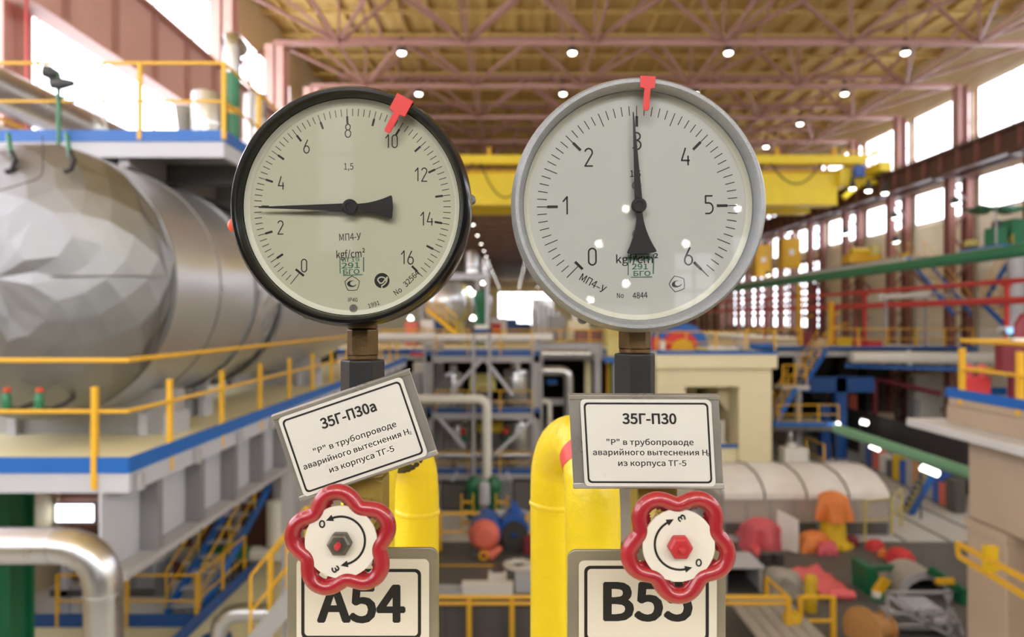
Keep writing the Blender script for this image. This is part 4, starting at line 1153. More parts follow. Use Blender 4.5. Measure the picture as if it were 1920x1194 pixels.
# jumble beyond the girder
rnd = random.Random(5)
for k, (px, py, w_, h_, m_, nm) in enumerate(((440,948,20,26,'coral','coral crate'),(462,930,16,18,'coral','small coral crate'),(425,975,16,14,'motor_blue','blue box'),(500,945,22,30,'steel_grey','grey cabinet'),(480,985,30,18,'coral','low coral crate'),(522,968,14,22,'vessel_yellow','yellow drum box'))):
    d = 23+.4*k; a = U(px-w_/2,py+h_/2,d); b = U(px+w_/2,py-h_/2,d)
    boxthing('crate_stack', a.x, b.x, d, d+.4, FLZ, b.z, m_, nm+' seen through the gap under the left deck girder', 'crate', m_)
for k, (px, w_) in enumerate(((250,40),(345,60))):
    a = U(px,1120,16.5)
    t = thing('machine_block', (a.x,16.5,-7.5), ['pale duct box in the lower left opening, left one','pale duct box in the lower left opening, right one'][k], 'duct', 'duct boxes in the opening')
    MB().box(a.x,a.x+w_/F*16.5,16.5,17.4,-7.5,-5.9).build('body', M['steel_white'], t, bevel=.03)
    MB().box(a.x-.04,a.x+w_/F*16.5+.04,16.46,17.44,-5.95,-5.88).build('lid', M['insul_white'], t)
for k in range(4):
    x = -8.6+1.1*k
    o = MB().bar((x,18.6,-7.5),(x,18.6,-2),.16,.16).build('steel_column', M['steel_grey']); tag(o, 'slim grey post behind the lower left stairway, %s from the left' % ordw(k), 'column', 'slim posts at lower left')
o = MB().bar((-9.3,18.4,-4.2),(-3.8,18.4,-4.2),.2,.25).build('support_beam', M['steel_grey']); tag(o, 'grey horizontal beam above the lower left stairway', 'beam')

# ================================================================== RIGHT SIDE
# near concrete block with railing
NX, NZ = 8.08, -1.4
t = thing('concrete_block', (9.5,9,-7.5), 'tan concrete machine foundation at the right edge with white ledge', 'foundation')
MB().box(7.95,13,6.0,11.9,-3.45,-2.05).build('wall', M['concrete_tan'], t, bevel=.03)
MB().box(7.62,13,6.0,13.2,-2.07,-1.92).build('ledge', M['concrete_white'], t, bevel=.02)
MB().box(8.08,13,6.0,12.7,-1.92,-1.56).build('upper_wall', M['concrete_tan'], t, bevel=.02)
MB().box(8.35,8.5,6.0,10.95,-7.5,-3.45).build('recess_panel', M['brown_panel'], t)
tt = thing('concrete_pier', (8.5,11.3,-7.5), 'tan concrete pier under the right foundation beside a dark recess', 'foundation')
MB().box(7.93,9,10.95,11.9,-7.5,-3.62).build('shaft', M['concrete_tan'], tt, bevel=.02)
MB().box(7.9,9,10.92,11.92,-3.62,-3.46).build('cap', M['concrete_tan'], tt)
t = deck(NX, 13, 6, 12.7, -1.42, 'right edge platform with blue kick plate on the tan concrete', 'lb', .13, .17, top='deck_under', beamm='concrete_tan')
railing([(NX+.03,6,-1.42),(NX+.03,12.3,-1.42),(12.5,12.3,-1.42)], 'yellow handrail on the near right platform', 1.02, 1.5, .04, posts=[(NX+.03,12.3,-1.55),(NX+.03,10.9,-1.55),(NX+.03,9.5,-1.55),(NX+.03,8.1,-1.55),(9.6,12.3,-1.55),(11,12.3,-1.55)])
p = U(1810,718,12.0)
t = boxthing('red_box', 8.16, 8.6, 12.25, 12.5, -1.42, -1.05, 'cloth_red', 'red metal box with two bottles standing on the near right platform', 'box', None)
for k in (-.1, .14):
    o = MB().lathe([(0,0),(.07,0),(.07,.12),(.1,.16),(.06,.22),(0,.23)], (8.38+k,12.38,-1.05), (0,0,1), 14).build('canister', M['cloth_pink'], smooth=True)
    tag(o, 'small red canister on the red box, '+('left' if k < 0 else 'right')+' one', 'canister', 'canisters on the red box')
p = U(1845,665,11.2)
t = thing('instrument_cabinet', (9.3,11.6,-1.42), 'crimson instrument panel with yellow beam behind the near right handrail', 'cabinet')
MB().box(8.55,9.1,11.9,12.1,-1.0,-.38).build('panel', M['maroon'], t, bevel=.01)
MB().box(9.1,10.2,11.8,12.1,-.72,-.6).build('yellow_beam', M['pedestal_yellow'], t)
MB().box(9.1,10.2,11.85,12.15,-1.42,-.72).build('grey_panel', M['steel_grey'], t)
MB().box(8.75,8.9,11.95,12.05,-1.42,-1.0).build('leg', M['maroon'], t)
p = U(1912,645,11.0)
t = thing('hydrant_pipe', (p.x,11.0,-1.42), 'dark red standpipe with white collar at the right edge', 'pipe')
MB().tube([(p.x,11,-1.42),(p.x,11,-.1),(p.x+.06,11,.0),(p.x+.3,11,.08)], .085, 16).build('tube', M['maroon'], t, smooth=True)
MB().lathe([(.086,0),(.095,0),(.095,.07),(.086,.07)], (p.x,11,-.38), (0,0,1), 16).build('collar', M['paint_white'], t)
o = boxthing('monitor', U(1878,0,12.6).x, U(1902,0,12.6).x, 12.5, 12.7, U(0,627,12.6).z, U(0,612,12.6).z, 'steel_grey', 'small light blue screen box above the near right railing', 'monitor')
MB().box(U(1880,0,12.6).x, U(1900,0,12.6).x, 12.47,12.5, U(0,625,12.6).z, U(0,614,12.6).z).build('screen', M['screen_blue'], o)
MB().box(U(1888,0,12.6).x, U(1891,0,12.6).x, 12.55,12.6, -1.42, U(0,627,12.6).z).build('stand', M['steel_grey'], o)
# yellow double guard bar low right
t = thing('guard_rail', (7.3,9,-4.5), 'double yellow guard bar crossing the tan pier at lower right', 'railing')
a0, a1 = U(1795,1018,10.3), U(1960,1106,8.3); b0, b1 = U(1797,1042,10.3), U(1960,1140,8.3)
MB().bar(a0,a1,.05,.07).build('bar', M['rail_yellow'], t); MB().bar(b0,b1,.05,.07).build('bar', M['rail_yellow'], t)
c0 = U(1852,1030,9.55); MB().box(c0.x-.05,c0.x+.12,9.5,9.6,c0.z-.3,c0.z+.05).build('clamp', M['pedestal_yellow'], t)
MB().bar(a0,b0,.05,.05).build('end_bar', M['rail_yellow'], t)
# ---- long pipes down the right
pipe([(19.0,20,2.55),(19.0,110,2.55)], .26, 'pipe_green', 'long thick green pipe running down the right side of the hall', n=20)
pipe([(20.0,20,1.5),(20.0,47,1.5)], .11, 'pipe_red', 'upper red pipe running down the right side, near stretch', n=14)
pipe([(20.0,47.1,1.55),(20.0,96,1.55)], .11, 'pipe_red', 'upper red pipe on the right side, far stretch beyond the joint', n=14)
pipe([(20.0,20,.72),(20.0,96,.72)], .15, 'pipe_red', 'lower red pipe running down the right side of the hall', n=14)
for k, (y, z1) in enumerate(((27.6,1.5),(38.7,1.5),(42.4,.72),(54,1.5))):
    t = thing('pipe_stand', (20,y,DK), 'red post carrying the red pipes on the right, %s from the camera' % ordw(k), 'post', 'red pipe stands')
    MB().box(19.93,20.07,y-.07,y+.07,DK,z1).build('post', M['pipe_red'], t)
    MB().box(19.8,20.2,y-.1,y+.1,DK,DK+.05).build('foot', M['pipe_red'], t)
    MB().box(19.82,20.18,y-.05,y+.05,z1-.22,z1-.1).build('saddle', M['pipe_red'], t)
# service gallery on the right wall
t = deck(22.1, 23.9, 38.6, 84, 3.45, 'pale service gallery along the right wall with blue nose', 'lf', .3, .1, top='steel_grey', kickm='steel_grey', beamm='insul_white')
for k in range(8): MB().bar((23.8,39+6*k,1.8),(22.3,39+6*k,3.2),.12,.12).build('bracket', M['steel_brown'], t)
stair((22.4,34.6,.2), (22.4,38.6,3.4), (1,0,0), .9, 'blue stairway dropping from the near end of the right wall gallery', 9, 'kick_blue', 'steel_grey')
stair((22.6,29.5,DK), (22.6,32.6,.6), (1,0,0), .9, 'blue stairway between the red pipes and the right wall platform, lower flight', 8, 'kick_blue', 'wood_tan')
stair((22.9,33.3,.6), (22.9,31.2,2.9), (1,0,0), .9, 'blue stairway up to the right wall platform with the green cabinets, upper flight', 8, 'kick_blue', 'wood_tan')
for k, (px0, px1, py0, py1, d) in enumerate(((1466,1502,446,503,56),(1416,1447,458,519,63))):
    a, b = U(px0,py1,d), U(px1,py0,d)
    t = thing('wall_cabinet', ((a.x+b.x)/2,d,a.z), 'tall yellow cabinet on the right wall gallery, '+['right one with the white sign','left one beside the grey gauge'][k], 'cabinet', 'tall yellow cabinets')
    MB().box(a.x,b.x,d,d+1,a.z,b.z).build('body', M['cab_yellow'], t, bevel=.04)
    MB().box(a.x+.1,b.x-.1,d-.04,d,a.z+.1,b.z-.1).build('door', M['cab_yellow'], t)
    m_ = (a.x+b.x)/2; MB().box(m_-.2,m_+.2,d-.06,d-.04,(a.z+b.z)/2-.15,(a.z+b.z)/2+.3).build('sign', M['paint_white'], t)
a, b = U(1592,480,46), U(1655,452,46)
t = thing('hoist_trolley', (a.x,46,3.45), 'yellow hoist machine parked on the right wall gallery', 'hoist')
MB().box(a.x,b.x,46,47,3.75,4.3).build('frame', M['cab_yellow'], t, bevel=.05)
MB().lathe([(0,-.8),(.32,-.8),(.32,.8),(0,.8)], ((a.x+b.x)/2,46.5,4.5), (1,0,0), 18).build('drum', M['pedestal_yellow'], t, smooth=True)
MB().box(b.x-.7,b.x-.1,46,46.8,4.3,4.95).build('gearbox', M['vessel_yellow'], t)
for x in (a.x+.3, b.x-.3): MB().lathe([(0,-.1),(.28,-.1),(.28,.1),(0,.1)], (x,46.2,3.73), (0,1,0), 14).build('wheel', M['dark_machine'], t)
for k, (px, py, d) in enumerate(((1480,435,57),(1586,437,48),(1678,407,43.5),(1792,380,37.2),(1433,460,64),(1440,515,62),(1870,425,33),(1680,452,43))):
    p = U(px,py,d)
    t = thing('wall_lamp', p, 'bright lamp on the right wall columns, '+['on the sixth column from the right','on the fifth column','below the crane runway at the fourth column','below the crane runway near the right edge','beside the left yellow cabinet','under the left yellow cabinet','in front of the green cabinets','small one above the hoist'][k], 'wall lamp', 'lamps on the right columns')
    MB().lathe([(.06,.35),(.16,.3),(.26,.05),(.25,.02),(0,.2)], p, (-.4,-.3,.85), 14).build('housing', M['lamp_body'], t, smooth=True)
    MB().lathe([(.25,.03),(.18,-.06),(0,-.1)], p, (-.4,-.3,.85), 14).build('lens', M['lamp_light'], t, smooth=True)
    MB().bar(p+V(0,.1,.3), p+V(.8,.3,.3), .05, .05).build('arm', M['steel_dark'], t)
# high platform with green cabinets
t = deck(21.6, 24.0, 30.2, 33.0, 3.25, 'small white platform high on the right wall carrying green cabinets', 'lf', .18, .08, top='insul_white', kickm='kick_blue', beamm='insul_white')
for k, (x, h) in enumerate(((22.2,.95),(23.0,1.35))):
    boxthing('control_cabinet', x, x+.6, 31.4, 32.1, 3.25, 3.25+h, 'pipe_green', ['short','tall'][k]+' green cabinet on the high right wall platform', 'cabinet', 'pipe_green')
cn = MB(); vs = []; fs = []
for i in range(9):
    for j in range(5):
        vs.append((21.4+.33*i, 30.4+.6*j, 5.05+.12*math.sin(i*1.7)+.2*(j/4)-.08*abs(j-2)+.1*noise.noise(Vector((i*.6,j*.8,1)))))
for i in range(8):
    for j in range(4): fs.append((i*5+j,(i+1)*5+j,(i+1)*5+j+1,i*5+j+1))
t = thing('canopy', (22.8,31.6,3.25), 'green cloth canopy over the cabinets on the high right wall platform', 'canopy')
c_ = cn.add(vs, fs).build('cloth', M['pipe_green'], t, smooth=True); so = c_.modifiers.new('s','SOLIDIFY'); so.thickness = .03
for x in (21.7, 23.8): MB().tube([(x,30.6,3.25),(x,30.6,5.1)], .04, 8).build('pole', M['steel_grey'], t)
for k, (px, py, d, w_, h_, m_, nm) in enumerate(((1675,492,42,14,20,'vessel_yellow','pale yellow hose drum at the gallery end'),(1828,456,32.2,16,14,'vessel_yellow','pale yellow box left of the high right platform'),(1700,480,41,12,12,'pedestal_yellow','small yellow bracket box near the gallery stairway'))):
    a = U(px-w_/2,py+h_/2,d); b = U(px+w_/2,py-h_/2,d); boxthing('junction_box', a.x,b.x,d,d+.5,a.z,b.z,m_,nm,'box',m_)
# light ducts between the red pipes
t = pipe([U(1650,557,36.3), U(1745,553,36.3)], .16, 'insul_white', 'white insulated duct between the two red pipes on the right', n=16)
for px in (1662,1735): MB().box(U(px,0,36.3).x-.06,U(px,0,36.3).x+.06,36.24,36.36,DK,U(0,558,36.3).z).build('stand', M['steel_grey'], t)
pipe([U(1748,552,36), U(1805,556,36), U(1812,566,36)], .13, 'steel_grey', 'bent grey duct end right of the white duct', n=16)
pipe([U(1905,480,30), U(1905,620,30)], .32, 'steel_white', 'pale vertical pipe standing by the right wall near the edge', n=18)
pipe([U(1897,480,30.6), U(1897,640,30.6)], .2, 'pipe_green', 'thin green vertical pipe beside the pale one at the right edge', n=14)
# ---- far operating deck
t = deck(-11, 24.4, 33, 130, DK, 'far operating deck stretching down the hall at gauge stem height', '', .0, 0)
MB().box(12.4,24.6,36.0,36.02,DK-.03,DK+.13).build('kick_plate', M['kick_blue'], t)
bpy.data.objects.remove([c for c in t.children if c.name.startswith('deck_sheet')][0])
MB().box(-11,12.4,33,130,DK-.12,DK).box(12.4,24.4,36,130,DK-.12,DK).build('deck_sheet', M['deck_cream'], t)
MB().box(12.4,24.6,36.0,36.15,DK-.4,DK-.03).build('edge_beam', M['steel_grey'], t)
MB().box(-11,6.8,33.0,33.15,DK-.4,DK-.03).build('edge_beam', M['steel_grey'], t)
MB().box(-11,6.8,32.98,33.0,DK-.03,DK+.13).build('kick_plate', M['kick_blue'], t)
o = struct('shade_backing_underdeck', MB().box(-13,26,50,50.2,-7.5,DK-.12), M['void_shade'])  # dark sheet added so the space under the deck reads as shade
railing([(12.4,36.1,DK),(15.3,36.1,DK)], 'yellow handrail on the far deck left of the blue stairway', 1.05, 1.4, .035)
railing([(16.8,36.1,DK),(24.4,36.1,DK)], 'yellow handrail on the far deck right of the blue stairway', 1.05, 1.4, .035)
railing([(-9,33.1,DK),(6.6,33.1,DK)], 'yellow handrail along the far deck behind the two gauges', 1.05, 1.4, .03)
pipe([(17.6,35.4,-2.0),(24.5,34.6,-2.05)], .31, 'insul_white', 'thick white insulated pipe along the far deck edge at right', n=20, flanges=[((20.4,35.1,-2.02),(1,-.11,0))])
t = thing('cable_tray', (20.9,35.5,-2.6), 'blue cable tray below the thick white pipe at right', 'cable tray')
MB().bar((17.8,36.5,-2.5),(24,34.5,-2.6),.12,.22).build('tray', M['kick_blue'], t)
for f in (.02,.2): MB().box(17.8+6.2*f-.03,17.8+6.2*f+.03,36.5-2*f-.03,36.5-2*f+.03,-2.5,DK-.1).build('hanger', M['steel_grey'], t)
# stair with blue stringers and yellow rails
ps = lambda px, py, d: U(px, py, d)
stair(ps(1508,722,34.0), ps(1550,655,34.6), (0,1,0), 1.0, 'upper flight of the blue stairway with yellow rails beside the cream foundation', 11, 'kick_blue', 'steel_grey')
t = deck(ps(1468,0,34).x, ps(1518,0,34).x, 34.0, 35.2, ps(0,724,34).z, 'small landing between the two flights of the blue stairway', 'fl', .15, .06, top='deck_cream', kickm='insul_white')
stair(ps(1453,796,33.8), ps(1492,728,33.8), (0,1,0), 1.0, 'lower flight of the blue stairway with yellow rails', 11, 'kick_blue', 'steel_grey')
railing([ps(1468,722,34.0), ps(1512,722,34.0)], 'yellow handrail on the stair landing', 1.0, .6, .03)
t = deck(ps(1452,0,33.6).x, ps(1572,0,33.6).x, 33.6, 36.5, ps(0,798,33.6).z, 'blue edged lower platform at the foot of the stairway', 'flr', .22, .2, top='deck_cream', kickm='kick_blue', beamm='steel_dark')
railing([ps(1460,795,33.7), ps(1572,795,33.7)], 'yellow handrail on the blue edged lower platform', .95, 1.0, .03)
o = MB().box(ps(1492,0,35.5).x,ps(1502,0,35.5).x,35.4,35.5,-7.5,-2).box(ps(1492,0,35.5).x,ps(1502,0,35.5).x,35.65,35.75,-7.5,-2).box(ps(1495.5,0,35.5).x,ps(1498.5,0,35.5).x,35.5,35.65,-7.5,-2).build('steel_column', M['steel_grey']); tag(o, 'grey column behind the landing of the blue stairway', 'column')
t = thing('portal_frame', (17,37,-7.5), 'blue steel portal frame under the far deck right of the stairway', 'frame')
MB().box(ps(1541,0,36.6).x,ps(1557,0,36.6).x,36.6,37.1,-7.5,-4.6).build('leg', M['deep_blue'], t)
MB().box(ps(1568,0,36.6).x,ps(1588,0,36.6).x,36.6,37.1,-7.5,-3.1).build('leg', M['deep_blue'], t)
MB().box(ps(1510,0,36.6).x,ps(1640,0,36.6).x,36.6,37.1,-3.95,-3.15).build('beam', M['deep_blue'], t)
t = thing('steel_portal', (21,40,-7.5), 'dark red pipe frame in the dark space under the far deck at right', 'frame')
a = ps(1640,0,40).x; b = ps(1765,0,38).x
MB().tube(elbowpath([(a,40,-7.5),(a,40,-3.5),(b,38,-4.2)], .3), .16, 14).build('tube', M['maroon'], t, smooth=True)
for k, (px, py, d, m_, w_, h_) in enumerate(((1600,760,44,'coral',16,40),(1560,740,46,'steel_brown',30,60),(1625,720,46,'steel_dark',60,30),(1660,800,42,'concrete_tan',34,50),(1720,780,40,'steel_grey',10,60),(1745,740,41,'insul_white',60,70))):
    a = U(px-w_/2,py+h_/2,d); b = U(px+w_/2,py-h_/2,d)
    boxthing('machine_cabinet', a.x,b.x,d,d+.8,-7.5,b.z,m_,['coral','brown','dark grey','tan','slim grey','pale wide'][k]+' equipment block in the dark space under the far deck','equipment',m_)
for k in range(3):
    a = U(1530+50*k,680+10*k,45)
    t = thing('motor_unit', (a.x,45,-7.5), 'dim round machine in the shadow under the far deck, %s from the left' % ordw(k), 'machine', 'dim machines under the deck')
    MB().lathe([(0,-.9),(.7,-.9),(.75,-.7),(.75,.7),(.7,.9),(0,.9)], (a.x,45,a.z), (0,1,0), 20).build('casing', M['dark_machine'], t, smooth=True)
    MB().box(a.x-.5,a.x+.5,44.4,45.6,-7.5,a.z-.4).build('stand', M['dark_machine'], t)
# turbine foundation
t = thing('turbine_foundation', (9.5,32,-7.5), 'cream concrete turbine foundation block with an opening, behind the right tag plate', 'foundation')
fx0, fx1 = 6.75, 12.3
MB().box(fx0-.1,fx1,31.6,38,-2.32,-1.62).build('top_slab', M['found_cream'], t, bevel=.03)
MB().box(fx0,fx1-.15,31.9,38,-3.2,-2.32).build('cross_beam', M['found_cream'], t, bevel=.03)
MB().box(fx0,8.1,31.9,38,-7.5,-3.2).build('leg', M['found_cream'], t, bevel=.03)
MB().box(10.6,fx1-.15,31.9,38,-7.5,-3.2).build('leg', M['found_cream'], t, bevel=.03)
MB().prism([(10.6,-3.2),(10.1,-3.2),(10.1,-3.9),(10.6,-4.6)], lambda a,b,c: V(a,c,b), 33.5, 38).build('haunch', M['found_cream'], t)
MB().box(8.1,10.6,32.1,34,-7.5,-6.05).build('sill_wall', M['found_cream'], t, bevel=.03)
MB().box(9.0,9.6,35.5,36.5,-6,-3.2).build('inner_pillar', M['found_cream'], t)
MB().box(8.1,10.6,37.8,38,-6,-3.2).build('shade_backing', M['void_shade'], t)  # near-black sheet, shade behind the opening put into its colour
MB().box(8.0,10.7,32.0,32.08,-6.05,-5.9).build('blue_edge', M['kick_blue'], t)
MB().box(fx0-.1,fx1,31.55,31.6,-1.66,-1.5).build('kick_plate', M['kick_blue'], t)
drape('cloth_cover', (8.9,33,-6.05), .42, .4, .6, 'cloth_pink', 'pink covered bundle in the opening of the cream foundation', 'cloth', 3)
t = thing('square_stand', (9.9,33.3,-6.05), 'white square frame standing in the opening of the cream foundation', 'frame')
for x0, x1, z0, z1 in ((9.45,9.65,-6.05,-4.95),(10.15,10.35,-6.05,-4.95),(9.65,10.15,-5.15,-4.95),(9.65,10.15,-6.05,-5.9)): MB().box(x0,x1,33.2,33.4,z0,z1).build('bar', M['paint_white'], t)
boxthing('meter_box', 8.3,9.3,32.2,32.6,-6.05,-5.7,'steel_dark','dark low box on the ledge of the cream foundation opening','box')
railing([(6.7,31.65,DK),(12.2,31.65,DK)], 'yellow handrail along the top of the cream foundation', .98, 1.4, .03)
# exciter with coloured half rings on the deck
t = thing('exciter', (8.4,36,DK), 'blue, red and yellow half round machine on the far deck under the grey gauge', 'machine')
ec = lambda r, h0, h1: MB().lathe([(0,h0),(r,h0),(r,h1),(0,h1)], (8.75,36,DK), (0,1,0), 32, 0, 2*math.pi)
MB().lathe([(0,0),(1.3,0),(1.35,.1),(1.35,2.5),(0,2.6)], (8.95,35.6,DK+.01), (0,1,0), 32, math.pi, 2*math.pi).build('blue_housing', M['kick_blue'], t, smooth=True)
MB().lathe([(0,0),(.92,0),(.95,.06),(.95,.6),(0,.6)], (8.7,35.2,DK+.01), (0,1,0), 32, math.pi, 2*math.pi).build('red_cover', M['cloth_red'], t, smooth=True)
MB().lathe([(0,0),(.5,0),(.55,.06),(.55,.6),(0,.6)], (8.75,34.8,DK+.01), (0,1,0), 32, math.pi, 2*math.pi).build('yellow_cover', M['cab_yellow'], t, smooth=True)
for k, (px, w_, h_, d, m_, nm) in enumerate(((1232,14,26,33.5,'cloth_red','red post box left of the half round machine'),(1243,9,20,33.2,'paint_white','white box left of the half round machine'),(1345,30,10,33,'paint_white','low white crate on the cream foundation'),(1372,24,8,33,'insul_white','flat pale crate on the cream foundation'),(1322,24,9,33.2,'vessel_yellow','flat yellow crate right of the half round machine'),(1395,22,22,34,'steel_grey','grey cabinet behind the rail on the cream foundation'),(1430,40,14,36,'kick_blue','low blue chest on the far deck by the stairway head'),(1588,22,20,37,'pedestal_yellow','yellow machine box on the far deck beyond the stairway'),(1640,30,12,37.5,'cloth_red','low red chest on the far deck under the red pipes'),(1610,12,16,37,'coral','orange box on the far deck beyond the stairway'),(1515,16,30,38,'maroon','dark red cabinet on the far deck behind the stairway head'))):
    a = U(px-w_/2,0,d); b = U(px+w_/2,0,d)
    boxthing('deck_box', a.x,b.x,d,d+.6,DK,DK+h_/F*d,m_,nm,'box',m_)
for k, (px, d, h) in enumerate(((1560,40,2.6),(1605,42,3.4),(1500,44,3.8),(1530,50,4.2))):
    p = U(px,0,d); m_ = ['cab_yellow','steel_brown','cab_yellow','maroon'][k]
    t = thing('gantry_post', (p.x,d,DK), ['yellow','brown','tall yellow','dark red'][k]+' upright with arms on the far deck near the right wall', 'post')
    MB().box(p.x-.12,p.x+.12,d,d+.24,DK,DK+h).build('upright', M[m_], t)
    for j in range(3): MB().bar((p.x,d,DK+h*(.4+.25*j)),(p.x+.9-.4*j,d,DK+h*(.4+.25*j)+.3),.08,.08).build('arm', M[m_], t)

# ---- hall floor on the right
FL = -7.5
def fl(px, py): d = 7.5*F/(py-CY); return U(px, py, d)
mm = MB().box(-3,17,12,22.9,FL,FL+.012).build('floor_mat', M['rubber_floor']); tag(mm, 'dark grey rubber floor covering on the hall floor below', 'floor covering')
for k in range(3):
    o = MB().box(13.2+1.5*k,13.3+1.5*k,23,60,FL,FL+.015).build('floor_strip', M['steel_dark']); tag(o, 'dark track strip in the pale floor at right, %s from the left' % ordw(k), 'floor strip', 'floor track strips')
# hooded machine
t = thing('hooded_enclosure', (10,25,FL), 'long grey metal enclosure with a curved panel roof on the hall floor', 'enclosure')
hx0, hx1, hy0, hy1 = 7.2, 12.95, 23.4, 27.0
MB().box(hx0,hx1,hy0,hy1,FL,-6.15).build('side_walls', M['hood_front'], t)
n_ = 4
for k in range(n_):
    a, b = hx0+(hx1-hx0)*k/n_, hx0+(hx1-hx0)*(k+1)/n_; mb = MB(); vs = []; fs = []
    prof = [(hy0-.08,-6.18),(hy0-.06,-5.98),(hy0+.25,-5.72),(hy0+.8,-5.5),(hy0+1.8,-5.38),(hy1-.8,-5.5),(hy1,-6.0),(hy1,-6.18)]
    for x in (a+.02, b-.02): vs += [(x,y,z) for y,z in prof]
    L = len(prof); fs = [(i,i+1,L+i+1,L+i) for i in range(L-1)]+[tuple(range(L)),tuple(range(2*L-1,L-1,-1))]
    mb.add(vs, fs).build('roof_panel', M['hood_panel'], t, smooth=True)
for k in range(n_+1):
    x = hx0+(hx1-hx0)*k/n_; MB().tube([(x,y,z+.02) for y,z in prof], .03, 8).build('rib', M['steel_dark'], t)
for k in range(8):
    x = hx0+.05+(hx1-hx0-.1)*k/7; MB().box(x-.025,x+.025,hy0-.03,hy0,FL,-6.15).build('post', M['steel_grey'], t)
MB().box(hx0,hx1,hy0-.02,hy0,FL+.05,FL+.5).build('lower_panel', M['steel_dark'], t)
MB().box(hx0-.05,hx1+.05,hy0-.25,hy1+.1,FL,FL+.1).build('base', M['steel_white'], t)
# covered valve on a yellow pedestal
p = fl(1562,1022)
t = thing('pedestal', (p.x,p.y,FL), 'yellow round pedestal under the orange cloth on the hall floor', 'pedestal')
MB().lathe([(0,0),(.62,0),(.62,.1),(.45,.16),(.40,.3),(.38,1.0),(.42,1.05),(.42,1.12),(0,1.12)], (p.x,p.y,FL), (0,0,1), 24).build('body', M['pedestal_yellow'], t, smooth=True)
for k in range(8):
    a = k*math.pi/4; MB().lathe([(0,.0),(.04,.0),(.04,.05),(0,.05)], (p.x+.55*math.cos(a),p.y+.55*math.sin(a),FL+.1), (0,0,1), 8).build('bolt', M['steel_dark'], t)
drape('cloth_cover', (p.x,p.y,FL+.88), .5, .46, .9, 'cloth_orange', 'orange plastic cloth draped over the top of the yellow pedestal', 'cloth', 11, .3)
def lump(px, py, wpx, hpx, m_, nm, lb, seed, dep=.7, lumpv=.3):
    p = fl(px, py); s = p.y/F
    return drape('cloth_cover', (p.x,p.y,FL+.012), wpx*s/2*.85, wpx*s/2*dep, hpx*s, m_, lb, 'cloth', seed, lumpv)
lump(1425,1030,75,58,'cloth_pink','','pink plastic cover over a rounded machine on the hall floor',21)
lump(1525,1030,62,34,'cloth_orange','','orange and pink crumpled cloth beside the leaning white panel',22)
lump(1548,1036,46,22,'cloth_pink','','pink crumpled cloth at the foot of the yellow pedestal',23)
lump(1640,1030,34,18,'cloth_red','','small red cloth bundle right of the yellow pedestal',24)
lump(1688,1056,46,28,'cloth_red','','red open plastic cover on the dark floor at right',25,.8,.35)
lump(1597,1022,24,18,'maroon','','dark red bundle behind the yellow pedestal',26)
lump(1655,1044,20,14,'cloth_orange','','small orange cloth scrap between two red covers',27)
p = fl(1483,1040); s = p.y/F
t = thing('white_board', (p.x,p.y,FL), 'white board standing upright on the hall floor by the enclosure', 'board')
MB().hexa([(p.x-.25,p.y+.5,FL+.02),(p.x+.25,p.y,FL+.02),(p.x+.27,p.y+.04,FL+.02),(p.x-.23,p.y+.54,FL+.02),(p.x-.25,p.y+.5,FL+1.3),(p.x+.25,p.y,FL+1.1),(p.x+.27,p.y+.04,FL+1.1),(p.x-.23,p.y+.54,FL+1.3)]).build('sheet', M['paint_white'], t)
MB().box(p.x-.05,p.x+.25,p.y,p.y+.5,FL+.01,FL+.05).build('foot', M['steel_dark'], t)
def sheet(quad, m_, lb, name='plastic_sheet', lift=.05, seed=0, nu=14, nv=6):
    q = [fl(*a) for a in quad]; vs = []; fs = []
    for i in range(nu+1):
        for j in range(nv+1):
            f, g = i/nu, j/nv
            p = (q[0]*(1-f)+q[1]*f)*(1-g)+(q[3]*(1-f)+q[2]*f)*g
            p = p+V(0,0,lift+.05*noise.noise(Vector((f*5+seed,g*4,seed)))+.03*math.sin(f*20+g*6)); vs.append(p)
    k = nv+1
    for i in range(nu):
        for j in range(nv): fs.append((i*k+j,(i+1)*k+j,(i+1)*k+j+1,i*k+j+1))
    o = MB().add(vs, fs).build(name, M[m_], smooth=True)
    so = o.modifiers.new('s','SOLIDIFY'); so.thickness = .03
    return tag(o, lb, 'plastic sheet')
sheet([(1476,1076),(1556,1132),(1602,1116),(1528,1064)],'sheet_pink','long pink plastic sheet lying folded on the dark floor',seed=1,lift=.12)
p = fl(1580,1124); tag(MB().tube([p+V(-.35,.1,.14), p+V(0,0,.14), p+V(.3,-.05,.13)], [.1,.14,.1], 14).build('rolled_sheet', M['sheet_pink'], smooth=True), 'rolled end bundle of pink sheet on the dark floor', 'plastic sheet')
sheet([(1372,1002),(1424,1058),(1434,1050),(1392,1000)],'sheet_pink','pink plastic sheet lying beside the right handwheel',seed=2,lift=.2)
lump(1468,1112,66,46,'tarp_grey','','grey tarpaulin heap beside the pink sheet',31,.9,.35)
p = fl(1395,1112); s = p.y/F
t = thing('work_table', (p.x,p.y,FL), 'grey metal cabinet table with a dark open front right of the B55 sign', 'table')
x0, x1 = p.x-.55, p.x+.5; y0, y1 = p.y, p.y+1.1; zt = FL+.74
MB().box(x0-.05,x1+.05,y0-.05,y1+.05,zt-.06,zt).build('top', M['steel_white'], t, bevel=.01)
MB().box(x0,x0+.08,y0,y1,FL,zt-.06).build('side_panel', M['steel_grey'], t); MB().box(x1-.08,x1,y0,y1,FL,zt-.06).build('side_panel', M['steel_grey'], t)
MB().box(x0+.08,x1-.08,y1-.05,y1,FL,zt-.06).build('back_panel', M['void_shade'], t)
MB().box(x0+.08,x1-.08,y0,y1,FL+.02,FL+.08).build('bottom_shelf', M['dark_machine'], t)
